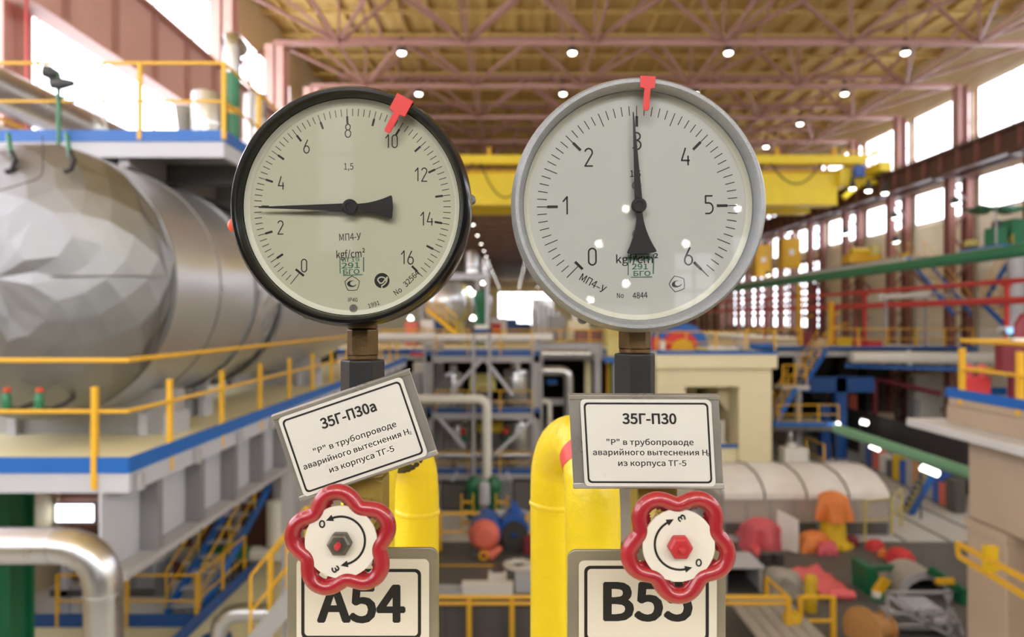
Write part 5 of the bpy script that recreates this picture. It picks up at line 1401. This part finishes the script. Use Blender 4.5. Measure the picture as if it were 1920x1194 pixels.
for k, px in enumerate((1440, 1462)):
    q = fl(px,1062); t = thing('floor_box', (q.x,q.y,FL), 'small dark box on the floor behind the grey table, '+('left','right')[k], 'box', 'dark floor boxes')
    MB().box(q.x-.14,q.x+.14,q.y,q.y+.3,FL+.01,FL+.35).build('body', M['dark_machine'], t, bevel=.02); MB().box(q.x-.15,q.x+.15,q.y-.01,q.y+.31,FL+.35,FL+.38).build('lid', M['steel_dark'], t)
# yellow railings at bottom right
zr = U(0,1119,15.4).z
railing([U(1345,1119,15.4)-V(0,0,1.1), U(1478,1119,15.4)-V(0,0,1.1)], 'yellow pipe railing at the bottom right of the B55 sign', 1.1, 1.15, .05, dbl=True)
railing([U(1477,1119,15.6)-V(0,0,1.1), U(1437,1082,17.2)-V(0,0,1.1)], 'yellow railing turning away from the corner at bottom right', 1.1, 1.2, .045)
railing([U(1500,1119,15.8)-V(0,0,1.1), U(1562,1119,15.8)-V(0,0,1.1)], 'short yellow railing right of the yellow drums at the bottom', 1.1, .7, .05)
for k, (px, py, d) in enumerate(((1485,1150,15.6),(1520,1080,17.5))):
    q = U(px,py,d)
    t = thing('yellow_drum', (q.x,d,FL), ['yellow round bollard drum at the bottom right corner of the railing','taller yellow post drum behind the corner railing'][k], 'bollard', 'yellow drums')
    MB().lathe([(0,0),(.2-.05*k,0),(.2-.05*k,q.z-FL-.02),(.17-.05*k,q.z-FL+.02),(0,q.z-FL+.03)], (q.x,d,FL), (0,0,1), 20).build('body', M['pedestal_yellow'], t, smooth=True)
    MB().lathe([(.2-.05*k,0),(.215-.05*k,0),(.215-.05*k,.05),(.2-.05*k,.05)], (q.x,d,q.z-.12), (0,0,1), 20).build('band', M['rail_yellow'], t)
q = U(1415,1150,16.2)
for k in range(5):
    x = q.x-.45+.3*k
    o = MB().box(x,x+.27,14.6,17,FL+.55,FL+.6).build('plank', M['tarp_grey']); tag(o, 'weathered plank of the low walkway below the bottom right railing, %s from the left' % ordw(k), 'plank', 'walkway planks')
# green machine
p = U(1645,1110,18.5)
t = thing('green_rig', (p.x,18.5,FL), 'dark green angular rig with a yellow arm on the hall floor at right', 'machine')
gx = lambda a,b,c: V(a,c,b)
pts = [U(1622,1063,18.5),U(1640,1063,18.5),U(1668,1120,18.5),U(1664,1164,18.5),U(1628,1164,18.5)]
MB().prism([(a.x,a.z) for a in pts], gx, 18.5, 19.3).build('body', M['green_dark'], t, bevel=.03)
MB().bar(U(1618,1155,18.2),U(1655,1108,18.2),.24,.2).build('boom', M['pipe_green'], t)
MB().bar(U(1642,1112,18.1),U(1662,1084,18.1),.2,.18).build('boom_tip', M['cab_yellow'], t)
MB().box(U(1640,0,18).x,U(1650,0,18).x,17.95,18.15,U(0,1120,18).z,U(0,1110,18).z).build('white_joint', M['paint_white'], t)
MB().bar(U(1625,1066,18.7),U(1690,1062,19.5),.14,.14).build('beam', M['green_dark'], t)
MB().box(pts[4].x,pts[3].x,18.6,19.2,FL,pts[3].z).build('base', M['green_dark'], t)
p = U(1728,1118,18.6)
t = thing('open_vessel', (p.x,19.5,FL), 'round grey open vessel lying on the hall floor between green rigs', 'tank')
MB().lathe([(.6,-.6),(.76,-.6),(.76,.5),(0,.5),(0,.42),(.6,.42)], (p.x,19.0,p.z-.05), (0,1,0), 36, close=False).build('shell', M['tarp_grey'], t, smooth=True)
MB().lathe([(.6,-.62),(.8,-.62),(.8,-.54),(.6,-.54)], (p.x,19.0,p.z-.05), (0,1,0), 36, close=True).build('rim', M['steel_grey'], t, smooth=True)
MB().lathe([(0,0),(.6,0)], (p.x,19.35,p.z-.05), (0,1,0), 30).build('inside', M['dark_machine'], t)
MB().box(p.x-.5,p.x+.5,18.5,19.4,FL,p.z-.7).build('cradle', M['steel_dark'], t)
p = U(1760,1080,18.8)
t = thing('green_rig', (p.x,18.8,FL), 'green bracket rig with yellow bar right of the open grey vessel', 'machine')
MB().bar(U(1742,1066,18.4),U(1800,1106,18.0),.22,.2).build('arm', M['green_dark'], t)
MB().bar(U(1755,1090,17.9),U(1788,1089,17.9),.12,.14).build('yellow_bar', M['cab_yellow'], t)
MB().box(U(1796,0,18).x,U(1806,0,18).x,17.8,18.2,FL,U(0,1100,18).z).build('leg', M['green_dark'], t)
# silver frames
t = thing('storage_rack', U(1730,1190,16)*1, 'silver tubular frame rack at the bottom right before the tan pier', 'rack')
for a, b in (((1662,1110),(1782,1110)),((1662,1149),(1775,1149)),((1668,1172),(1800,1166)),((1664,1112),(1752,1172)),((1780,1106),(1780,1200)),((1664,1108),(1664,1240)),((1700,1150),(1790,1196)),((1770,1110),(1806,1190))):
    MB().bar(U(a[0],a[1],16.0),U(b[0],b[1],16.0),.06,.06).build('bar', M['steel_grey'], t)
MB().box(U(1700,0,16).x,U(1775,0,16).x,16.1,16.9,U(0,1160,16).z,U(0,1147,16).z).build('tray', M['galvanised'], t)
MB().box(U(1690,0,16).x,U(1800,0,16).x,16.1,17,U(0,1185,16).z,U(0,1170,16).z).build('tray', M['galvanised'], t)
p = U(1615,1180,15.8)
t = thing('cable_drum', (p.x,15.8,FL), 'tan wooden cable drum at the bottom beside the silver frame', 'cable reel')
cz = p.z
MB().lathe([(0,-.0),(.5,-.0),(.5,.08),(0,.08)], (p.x,15.8,cz), (.75,.35,-.1), 28).build('flange', M['wood_tan'], t)
MB().lathe([(.28,.08),(.28,.75)], (p.x,15.8,cz), (.75,.35,-.1), 24).build('core', M['wood_tan'], t, smooth=True)
MB().lathe([(0,.75),(.34,.75),(.34,.82),(0,.82)], (p.x,15.8,cz), (.75,.35,-.1), 28).build('flange', M['wood_tan'], t)
MB().box(p.x-.1,p.x+.5,15.6,16.2,FL,cz-.4).build('block', M['tarp_grey'], t)
# right mid floor
p0, p1 = U(1575,798,24.5), U(1835,896,17.2)
pipe([(11.8,17.0,-4.0),(11.8,24.8,-4.0)], .17, 'green_light', 'pale green pipe running down below the right ledge', n=18)
stair(fl(1708,965)+V(0,0,0), U(1752,884,26), (.3,.95,0), .9, 'dark blue mobile stair ladder with yellow treads on the pale floor at right', 8, 'deep_blue', 'vessel_yellow', False)
for k, (a, b, d) in enumerate(((( 1632,835),(1648,842),30),((1728,876),(1758,888),25.5),((1614,790),(1626,793),36),((1568,795),(1572,797),33.3))):
    A, B = U(*a,d), U(*b,d)
    t = thing('tube_lamp', A, 'bright tube lamp under the pale green pipe, '+['middle one','nearest one, long','far one','farthest small round one'][k], 'tube light', 'tube lamps at lower right')
    r = (.1,.12,.12,.14)[k]
    MB().tube([A,B], r, 10).build('tube', M['tube_light'], t, smooth=True)
    MB().tube([A+V(0,.05,r*1.3),B+V(0,.05,r*1.3)], r*.6, 6).build('housing', M['lamp_body'], t)
    MB().tube([A+V(0,.05,r*1.3),V(A.x,A.y+.05,FL)], .03, 6).build('pole', M['lamp_body'], t)
colr = ['steel_grey','motor_blue','coral','insul_white','steel_dark','pedestal_yellow','motor_blue','steel_grey','wood_tan','green_dark','steel_grey','motor_blue','coral','steel_dark']
nmc = ['grey','blue','coral','white','dark grey','yellow','light blue','pale grey','tan','green','slate','deep blue','orange','charcoal']
rnd = random.Random(12)
for k in range(14):
    px = 1622+k*13.0; base = 870+(px-1622)*.55; d = 7.5*F/(base-CY)
    a = U(px,base,d); h = rnd.uniform(.8,1.9)
    boxthing('machine_cabinet', a.x, a.x+.42, d, d+.6, FL, FL+h, colr[k], '%s workshop cabinet in the row under the pale green pipe, %s from the left' % (nmc[k], ordw(k)), 'cabinet', colr[k])
o = struct('wall_lowright', MB().box(19.4,19.6,21,49,-7.5,-5.2), M['dark_machine'])
# white tank on a stand
p = fl(1488,888)
t = thing('white_tank', (p.x,p.y,FL), 'white plastic tank on a steel stand beside the cream foundation', 'tank')
MB().box(p.x-.6,p.x+.6,p.y-.4,p.y+.4,FL+.25,FL+1.3).build('body', M['paint_white'], t, bevel=.12, seg=3)
MB().lathe([(.22,0),(.25,.05),(.25,.2),(0,.22)], (p.x-.1,p.y,FL+1.3), (0,0,1), 18).build('cap', M['paint_white'], t, smooth=True)
MB().lathe([(.13,0),(.16,.1),(.1,.5),(0,.55)], (p.x-.15,p.y,FL+1.5), (0,0,1), 14).build('funnel', M['galvanised'], t, smooth=True)
for x in (-.55,.55): MB().box(p.x+x-.04,p.x+x+.04,p.y-.4,p.y+.4,FL,FL+.25).build('leg', M['steel_white'], t)
MB().box(p.x-.62,p.x+.62,p.y-.42,p.y+.42,FL+.2,FL+.26).build('tray', M['deep_blue'], t)
railing([fl(1512,872), fl(1545,888)], 'yellow handrail beside the white tank', 1.4, 1.3, .04)
railing([fl(1622,1014), fl(1672,1008), fl(1690,985)], 'pale yellow handrail at the right end of the grey enclosure', 1.35, 1.3, .03, 'vessel_yellow')

# ================================================================== CENTRE
# multi level grey frame
t = thing('equipment_frame', (-1.1,28,FL), 'tall grey steel frame with three blue edged levels between the gauges', 'steel frame')
gx0, gx1, gy0, gy1 = -3.3, 1.0, 27, 31
for x in (gx0, gx1):
    for y in (gy0, gy1):
        MB().box(x-.18,x+.18,y-.02,y+.02,FL,-1.0).box(x-.18,x-.14,y-.14,y+.14,FL,-1.0).box(x+.14,x+.18,y-.14,y+.14,FL,-1.0).build('column', M['steel_grey'], t)
lv = (-1.45,-3.7,-6.1)
for z in lv:
    MB().box(gx0,gx1,gy0,gy1,z-.06,z).build('grating', M['steel_grey'], t)
    MB().box(gx0-.1,gx1+.1,gy0-.06,gy0-.02,z-.02,z+.17).build('kick_plate', M['deep_blue'], t)
    MB().box(gx0-.1,gx1+.1,gy0-.02,gy0+.15,z-.28,z-.02).build('beam', M['steel_grey'], t)
for a, b in (((845,735),(905,672)),((908,672),(962,740)),((825,785),(872,838)),((1002,782),(930,850)),((858,884),(795,990)),((950,884),(1002,975))):
    MB().bar(U(*a,27),U(*b,27),.14,.14,(0,1,0)).build('brace', M['steel_white'], t)
MB().box(U(916,0,27).x,U(920,0,27).x,26.9,26.98,FL+.2,-.4).build('drop_rod', M['steel_white'], t)
for k, z in enumerate(lv):
    railing([(gx0+.3,26.95,z),(gx1-.2,26.95,z)], 'thin yellow handrail on the %s level of the grey frame' % ['top','middle','bottom'][k], .85, 1.1, .022)
for k, (px0, px1, y0, y1, d) in enumerate(((832,868,700,752,29),(944,990,694,752,29),(950,992,790,862,29),(836,880,786,862,29.5),(1005,1010,700,760,30))):
    if k == 4: continue
    a, b = U(px0,y1,d), U(px1,y0,d); c = (a.x+b.x)/2; r = (b.x-a.x)/2
    t = thing('process_vessel', (c,d,a.z), 'grey upright vessel inside the steel frame, '+['upper left','upper right','lower right','lower left'][k], 'tank', 'upright vessels in the frame')
    MB().lathe([(0,a.z-.3),(r*.7,a.z-.3),(r,a.z),(r,b.z-.1),(r*.92,b.z),(r*.4,b.z+.06),(r*.4,b.z+.35),(0,b.z+.35)], (c,d,0), (0,0,1), 24).build('shell', M['galvanised'], t, smooth=True)
    MB().lathe([(r,0),(r*1.06,0),(r*1.06,.06),(r,.06)], (c,d,b.z-.2), (0,0,1), 24).build('flange', M['steel_dark'], t)
    for an in (.6,2.2,4.2): MB().bar((c+r*.7*math.cos(an),d+r*.7*math.sin(an),a.z),(c+r*.7*math.cos(an),d+r*.7*math.sin(an),lv[1] if k < 2 else lv[2]),.06,.06).build('leg', M['steel_dark'], t)
for k, (px, py, d, m_, nm) in enumerate(((905,712,29.5,'vessel_yellow','upper yellow drum between the vessels of the grey frame'),(905,722,28.6,'vessel_yellow','pale drum under the upper yellow drum in the grey frame'),(920,800,29,'pedestal_yellow','yellow motor drum on the lower part of the grey frame'))):
    p = U(px,py,d); t = thing('drum_unit', (p.x,d,p.z-.3), nm, 'drum')
    MB().lathe([(0,-.55),(.26,-.55),(.28,-.5),(.28,.5),(.26,.55),(0,.55)], p, (1,0,0), 20).build('drum', M[m_], t, smooth=True)
    MB().box(p.x-.4,p.x+.4,d-.15,d+.15,p.z-.9,p.z-.2).build('stand', M['steel_dark'], t)
for k, (px, py) in enumerate(((868,808),(948,808),(870,822),(950,822))):
    p = U(px,py,28.2); t = thing('frame_valve', (p.x,28.2,p.z-.2), ['red','red','green','green'][k]+' valve in the lower bay of the grey frame, '+['left','right'][k%2], 'valve')
    MB().lathe([(.02,-.18),(.12,-.14),(.12,.1),(.04,.14)], p, (0,0,1), 12).build('body', M['cloth_red' if k < 2 else 'green_dark'], t, smooth=True)
    MB().lathe([(.12,.2),(.15,.2),(.15,.23),(.12,.23)], p, (0,0,1), 16, close=True).build('handwheel', M['dark_machine'], t)
    MB().tube([p, p+V(0,0,.24)], .02, 8).build('spindle', M['steel_dark'], t)
# pipes round the frame
pipe([U(680,633,31.8), U(1036,633,31.8)], .21, 'insul_white', 'long silver pipe with its shine painted white, across the frame top between the gauges', n=20)  # silver pipe, its bright highlight put in as plain white
pipe([U(1003,663,31), U(1106,663,31)], .18, 'galvanised', 'short silver pipe right of the grey frame', n=18)
pipe([U(1003,695,30.9), U(1066,695,30.9), U(1066,760,30.9), V(U(1066,0,30.9).x,30.9,-7.5)], .22, 'galvanised', 'silver pipe with a bend right of the grey frame', er=.4, n=18)
pipe([U(740,748,25.5), U(913,748,25.5), U(913,905,25.5)], .17, 'insul_white', 'white silver pipe bending down in front of the grey frame', er=.4, n=18)
pipe([U(775,668,31), U(800,668,31)], .18, 'insul_white', 'pale pipe stub left of the grey frame, upper', n=14)
pipe([U(770,664,30), U(800,665,30)], .08, 'pipe_red', 'red pipe stub left of the grey frame', n=12)
t = pipe([U(820,853,28), U(1000,853,28)], .14, 'galvanised', 'silver pipe on the bottom level of the grey frame', n=16)
pipe([U(1004,752,30.9), U(1030,752,30.9), V(U(1030,0,30.9).x,30.9,-7.5)], .12, 'insul_white', 'small pale pipe bend at the right column of the grey frame', n=14, er=.2)
for px in (850,960): MB().box(U(px,0,28).x-.1,U(px,0,28).x+.1,27.9,28.1,lv[2],U(0,858,28).z).build('saddle', M['steel_dark'], t)
t = thing('portal_frame', (2.6,32,FL), 'grey steel portal right of the grey frame behind the right tag plate', 'frame')
MB().box(U(1010,0,32).x,U(1130,0,32).x,31.8,32.1,-1.65,-1.15).build('beam', M['steel_grey'], t)
for px in (1120, 1012): MB().box(U(px-6,0,32).x,U(px+6,0,32).x,31.8,32.1,FL,-1.65).build('leg', M['steel_grey'], t)
MB().box(U(1012,0,32).x,U(1120,0,32).x,31.9,32.1,-4.05,-3.75).build('beam', M['steel_grey'], t)
for k, (px, w_, y0, y1, d, m_, nm) in enumerate(((1103,12,672,760,33.5,'found_cream','cream pillar in the dark bay right of the grey frame'),(1142,8,680,760,33,'rail_yellow','slim yellow pillar beside the right coupling'),(1150,6,665,760,32.6,'pipe_green','slim green pipe post beside the right coupling'),(1035,20,712,722,34,'kick_blue','small blue box in the dark bay'))):
    a, b = U(px-w_/2,y1,d), U(px+w_/2,y0,d); boxthing('bay_pillar', a.x,b.x,d,d+.4,FL if k < 3 else a.z,b.z,m_,nm,'pillar' if k < 3 else 'box')
o = boxthing('tray_box', U(1140,0,31.2).x, U(1168,0,31.2).x, 31.35, 31.8, -1.95, -1.0, 'vessel_yellow', 'pale yellow box with blue foot left of the right coupling', 'box'); MB().box(U(1134,0,31).x, U(1170,0,31).x, 31.25,31.35,-2.0,-1.75).build('blue_strip', M['kick_blue'], o); MB().box(U(1150,0,31.6).x,U(1158,0,31.6).x,31.5,31.7,FL,-1.95).build('leg', M['steel_grey'], o)
t = thing('gate_stand', (U(903,0,26.5).x,26.5,FL), 'grey goal-shaped stand with a small white box at the frame top', 'stand')
for px in (888, 918): MB().box(U(px-3,0,26.5).x,U(px+3,0,26.5).x,26.4,26.6,FL,-.45).build('post', M['steel_grey'], t)
MB().box(U(884,0,26.5).x,U(922,0,26.5).x,26.4,26.6,-.55,-.4).build('beam', M['deep_blue'], t)
MB().box(U(890,0,26.5).x,U(916,0,26.5).x,26.3,26.7,-.4,-.25).build('box', M['paint_white'], t)
# far deck jumble between the gauges
t = thing('far_vessel', (U(840,0,44).x,44,DK), 'big silver far vessel with a yellow belly between the gauges', 'tank')
c = U(838,566,44)
MB().lathe([(0,-2.4),(.8,-2.3),(1.4,-1.7),(1.62,-.9),(1.62,5),(0,5.5)], c, (.25,1,0), 36).build('shell', M['foil'], t, smooth=True)
for k in (-.9, .9): MB().box(c.x+k-.15,c.x+k+.15,43.4,45.5,DK,c.z-1.0).build('saddle', M['vessel_yellow'], t)
MB().lathe([(1.63,0),(1.66,0),(1.66,.8),(1.63,.8)], c+V(-.2,-.8,0), (.25,1,0), 36).build('band', M['vessel_yellow'], t, smooth=True)
t = deck(U(780,0,42).x, U(905,0,42).x, 42, 46, U(0,515,42).z, 'far grey service platform above the silver far vessel', 'fr', .25, .15, top='steel_grey', kickm='steel_grey')
for px in (895, 790): MB().box(U(px,0,42).x-.1,U(px,0,42).x+.1,42.1,42.3,DK,U(0,515,42).z).build('leg', M['steel_grey'], t)
for k, (px, py, r, d) in enumerate(((884,488,.45,44),(908,500,.25,46))):
    a = U(px,py,d); z0 = U(0,515,42).z
    t = thing('vent_stack', (a.x,d,z0), ['wide','narrow'][k]+' silver stack on the far grey service platform', 'stack', 'silver stacks')
    MB().lathe([(0,z0),(r,z0),(r,a.z+.3),(r*.7,a.z+.6),(0,a.z+.62)], (a.x,d,0), (0,0,1), 20).build('shell', M['galvanised'], t, smooth=True)
    MB().lathe([(r,0),(r*1.08,0),(r*1.08,.08),(r,.08)], (a.x,d,(a.z+z0)/2), (0,0,1), 20).build('band', M['steel_dark'], t)
stair(U(855,625,38), U(800,580,40), (0,1,0), .9, 'yellow far stairway under the silver far vessel between the gauges', 9, 'rail_yellow', 'steel_grey')
p = U(903,575,40); t = thing('green_machine', (p.x,40,DK), 'green upright machine on the far deck right of the silver far vessel', 'machine')
MB().lathe([(0,DK),(.5,DK),(.45,DK+.5),(.32,p.z),(.5,p.z+.4),(.4,p.z+.9),(0,p.z+1)], (p.x,40,0), (0,0,1), 20).build('body', M['green_dark'], t, smooth=True)
MB().box(p.x-.15,p.x+.1,39.5,40,DK+.4,DK+.9).build('panel', M['pipe_green'], t)
p = U(914,560,37); t = thing('light_mast', (p.x,37,DK), 'thin silver mast standing between the gauges', 'mast')
MB().tube([(p.x,37,DK),(p.x,37,2.6)], .11, 12).build('pole', M['steel_white'], t, smooth=True); MB().box(p.x-.25,p.x+.25,36.9,37.1,2.3,2.4).build('arm', M['steel_white'], t)
for k, (px, py, d) in enumerate(((880,545,43),(890,552,44),(918,565,52),(887,598,40),(770,598,44),(905,532,60))):
    p = U(px,py,d); t = thing('work_lamp', p, 'small bright lamp among the far machines between the gauges, %s from the nearest' % ordw(k), 'lamp', 'far work lamps')
    MB().lathe([(0,-.06),(.14,-.03),(.17,.0),(.05,.2),(0,.2)], p, (0,0,1), 12).build('glass_bowl', M['lamp_light'], t, smooth=True); MB().tube([p+V(0,.05,.1),V(p.x,p.y+.05,DK)], .03, 6).build('stem', M['lamp_body'], t)
for k, (px, w_, y0, d, m_, nm) in enumerate(((1018,40,560,62,'galvanised','wide grey far silo right of the bright end window'),(1045,30,592,50,'steel_grey','grey far cabinet tower below the grey gauge'),(1005,16,572,70,'steel_grey','slim far tower beside the bright end window'),(1085,40,600,46,'found_cream','cream far block under the grey gauge'),(1105,50,618,44,'steel_brown','brown far crate stack under the grey gauge'),(952,36,598,60,'deep_blue','blue far machine in front of the bright end window'),(980,30,606,64,'deep_blue','second blue far machine in front of the bright end window'),(930,18,606,48,'cloth_red','small red far cabinet between the gauges'),(935,30,596,50,'paint_white','white far cabinet between the gauges'),(770,22,604,40,'coral','coral far cabinet under the black gauge'),(800,24,600,41,'paint_white','white far box under the black gauge'),(822,16,594,42,'deep_blue','dark blue far box under the black gauge'),(1150,26,606,42,'vessel_yellow','yellow far box left of the right stem'))):
    a = U(px-w_/2,0,d); b = U(px+w_/2,y0,d)
    boxthing('far_machine', a.x,b.x,d,d+1.2,DK,b.z,m_,nm,'machine',m_)
for k in range(5):
    p = U(1008+9*k,585,56+k); t = thing('far_column', (p.x,p.y,DK), 'silver upright far pipe near the bright end window, %s from the left' % ordw(k), 'pipe', 'silver upright far pipes')
    MB().tube([(p.x,p.y,DK),(p.x,p.y,1.6-.25*k)], .22, 12).build('tube', M['galvanised'], t, smooth=True); MB().lathe([(.22,0),(.3,0),(.3,.1),(.22,.1)], (p.x,p.y,.2), (0,0,1), 12).build('flange', M['galvanised'], t)
# frame surroundings left of the centre
for k, (px, w_, y0, y1, d, m_, nm) in enumerate(((778,22,700,760,28,'steel_grey','grey cabinet right of the black coupling'),(785,20,680,700,29,'insul_white','pale box above the grey cabinet left of the frame'),(775,24,780,840,26,'steel_dark','dark cabinet behind the tilted tag plate corner'))):
    a, b = U(px-w_/2,y1,d), U(px+w_/2,y0,d); boxthing('side_cabinet', a.x,b.x,d,d+.6,FL,b.z,m_,nm,'cabinet',m_)
# floor machines in the centre
p = fl(905,996)
t = thing('pump_set', (p.x,24.3,FL), 'green pump set with yellow steps on the hall floor between the yellow pipes', 'pump')
for dx in (-.35, .38):
    MB().lathe([(.2,0),(.26,.1),(.22,.9),(.3,1.1),(.3,1.25),(.15,1.5),(0,1.5)], (p.x+dx,24.6,FL+.3), (0,0,1), 18).build('pump_body', M['green_dark'], t, smooth=True)
MB().tube([(p.x-.35,24.6,FL+1.6),(p.x+.38,24.6,FL+1.6)], .12, 12).build('cross_pipe', M['pipe_green'], t, smooth=True)
MB().box(p.x-.75,p.x+.75,24,25.2,FL,FL+.3).build('base', M['insul_white'], t)
MB().lathe([(0,0),(.2,0),(.2,.7),(.1,.8),(0,.8)], (p.x+.05,24.3,FL+.9), (0,0,1), 14).build('riser', M['steel_white'], t, smooth=True)
for dx in (-.75, .45):
    st_ = MB()
    for z in (.35,.7,1.05): st_.box(p.x+dx,p.x+dx+.45,23.85,24.0,FL+z,FL+z+.05)
    st_.box(p.x+dx,p.x+dx+.05,23.85,23.95,FL,FL+1.35).box(p.x+dx+.4,p.x+dx+.45,23.85,23.95,FL,FL+1.35)
    st_.build('step_ladder', M['rail_yellow'], t)
for k, (px, py) in enumerate(((850,935),(985,930))):
    a = U(px,py,26.6); boxthing('switch_cabinet', a.x-.5,a.x+.5,26.6,27.2,FL,a.z+.6,'dark_machine',['dark cabinet left of the green pumps','dark cabinet right of the green pumps'][k],'cabinet','steel_dark')
railing([fl(825,1032)+V(0,.0,0), fl(905,1032)], 'yellow railing on the floor left of the orange wrapped motor', 1.2, 1.1, .05)
railing([fl(988,1035), fl(1030,1035)], 'yellow railing on the floor behind the right yellow pipe', 1.2, .8, .05)
o = boxthing('white_screen', U(930,0,22.6).x,U(985,0,22.6).x,22.6,22.7,FL,FL+1.15,'insul_white','white panel behind the blue motor on the hall floor','panel')
p = fl(908,1056)
t = thing('motor', (p.x,21.4,FL), 'blue motor under the orange wrap on the hall floor', 'motor')
MB().lathe([(0,-.2),(.5,-.2),(.52,.8),(.3,.9),(0,.9)], (p.x,21.6,FL+.75), (0,1,0), 24).build('casing', M['motor_blue'], t, smooth=True)
MB().box(p.x-.4,p.x+.4,21.4,22.4,FL,FL+.35).build('foot', M['steel_dark'], t)
t = thing('cloth_wrap', (p.x,21.1,FL+.1), 'coral wrap tied over the round end of the blue motor', 'cloth')
MB().lathe([(0,-.3),(.3,-.27),(.44,-.15),(.5,.0),(.52,.35)], (p.x-.02,21.4,FL+.72), (0,1,0), 14).build('wrap', M['coral'], t, smooth=False)
MB().tube([(p.x-.1,21.2,FL+.25),(p.x+.2,21.15,FL+.16),(p.x+.5,21.3,FL+.35)], [.08,.16,.1], 10).build('loose_end', M['coral'], t, smooth=True)
MB().lathe([(.1,-.02),(.16,-.02),(.16,.02),(.1,.02)], (p.x-.02,21.05,FL+.2), (0,1,0), 16, close=True).build('tie_ring', M['rail_yellow'], t)
p = fl(965,1046)
t = thing('motor', (p.x,21.8,FL), 'bare blue motor with dark coil beside the coral wrapped one', 'motor')
MB().lathe([(0,-.2),(.45,-.2),(.48,0),(.48,.8),(0,.9)], (p.x,22,FL+.75), (0,1,0), 24).build('casing', M['motor_blue'], t, smooth=True)
MB().lathe([(.1,-.35),(.4,-.35),(.42,-.2),(.1,-.2)], (p.x,22,FL+.62), (0,1,0), 24).build('coil', M['dark_machine'], t)
MB().box(p.x-.12,p.x+.12,22,22.5,FL+1.15,FL+1.5).build('terminal_box', M['motor_blue'], t); MB().box(p.x-.45,p.x+.45,21.8,22.8,FL,FL+.35).build('foot', M['dark_machine'], t)
p = fl(990,1040); boxthing('red_chest', p.x-.15,p.x+.25,21.5,21.9,FL,FL+.6,'maroon','dark red chest behind the right yellow pipe','box','maroon')
p = fl(972,1062)
t = thing('ring_flange', (p.x,p.y,FL), 'white steel ring lying on the dark floor between the yellow pipes', 'ring')
MB().lathe([(.24,.02),(.45,.02),(.47,.06),(.45,.1),(.24,.1)], (p.x,p.y,FL), (0,0,1), 36, close=True).build('ring', M['paint_white'], t, smooth=True)
MB().lathe([(0,.015),(.22,.015)], (p.x,p.y,FL), (0,0,1), 24).build('inner_mesh', M['steel_dark'], t)
for k in range(8):
    a = k*math.pi/4; MB().lathe([(.02,.1),(.02,.13),(0,.13)], (p.x+.36*math.cos(a),p.y+.36*math.sin(a),FL), (0,0,1), 8).build('stud', M['dark_machine'], t)
p = fl(932,1094); t = thing('ladder', (p.x,p.y,FL), 'short white ladder lying on the dark floor', 'ladder')
for x in (-.22,.22): MB().box(p.x+x-.04,p.x+x+.04,p.y-.1,p.y+.75,FL+.02,FL+.1).build('rail', M['paint_white'], t)
for k in range(3): MB().box(p.x-.2,p.x+.2,p.y+.1+.22*k,p.y+.15+.22*k,FL+.03,FL+.09).build('rung', M['paint_white'], t)
for k, (x0, x1, yb, h, m_, nm) in enumerate(((866,962,1118,.28,'paint_white','long white trunking box on the floor above the bottom railing'),(815,864,1118,.16,'steel_white','pale grey trunking box left of the long white one'),(966,1010,1112,.5,'steel_white','pale box right of the long white trunking, by the yellow pipe'))):
    a, b = fl(x0,yb), fl(x1,yb)
    t = thing('trunking_box', ((a.x+b.x)/2,a.y,FL), nm, 'box'); MB().box(a.x,b.x,a.y,a.y+.35,FL+.012,FL+h).build('body', M[m_], t, bevel=.01); MB().box(a.x-.01,b.x+.01,a.y-.01,a.y+.36,FL+h,FL+h+.02).build('lid', M[m_], t)
o = MB().box(fl(820,1062).x,fl(925,1062).x,fl(0,1062).y,fl(0,1062).y+.1,FL+.01,FL+.025).build('floor_strip', M['rail_yellow']); tag(o, 'yellow strip on the dark floor left of the white ring', 'floor strip')
railing([U(800,1119,15.5)-V(0,0,1.12), U(1120,1119,15.5)-V(0,0,1.12)], 'yellow pipe railing at the bottom between the two number signs', 1.12, 1.05, .05, dbl=True)
t = thing('panel_screen', (0,15.9,FL), 'row of dark grey panels behind the bottom centre railing', 'panel')
for k in range(7): 
    x = -2.2+.68*k; MB().box(x,x+.66,15.9,15.96,FL,-6.55).build('panel', M['steel_dark'], t)

# ------------------------------------------------------------------ tidy: working properties are not part of the scene
bpy.context.view_layer.update()
for o in bpy.data.objects:
    if '_o' in o: del o['_o']
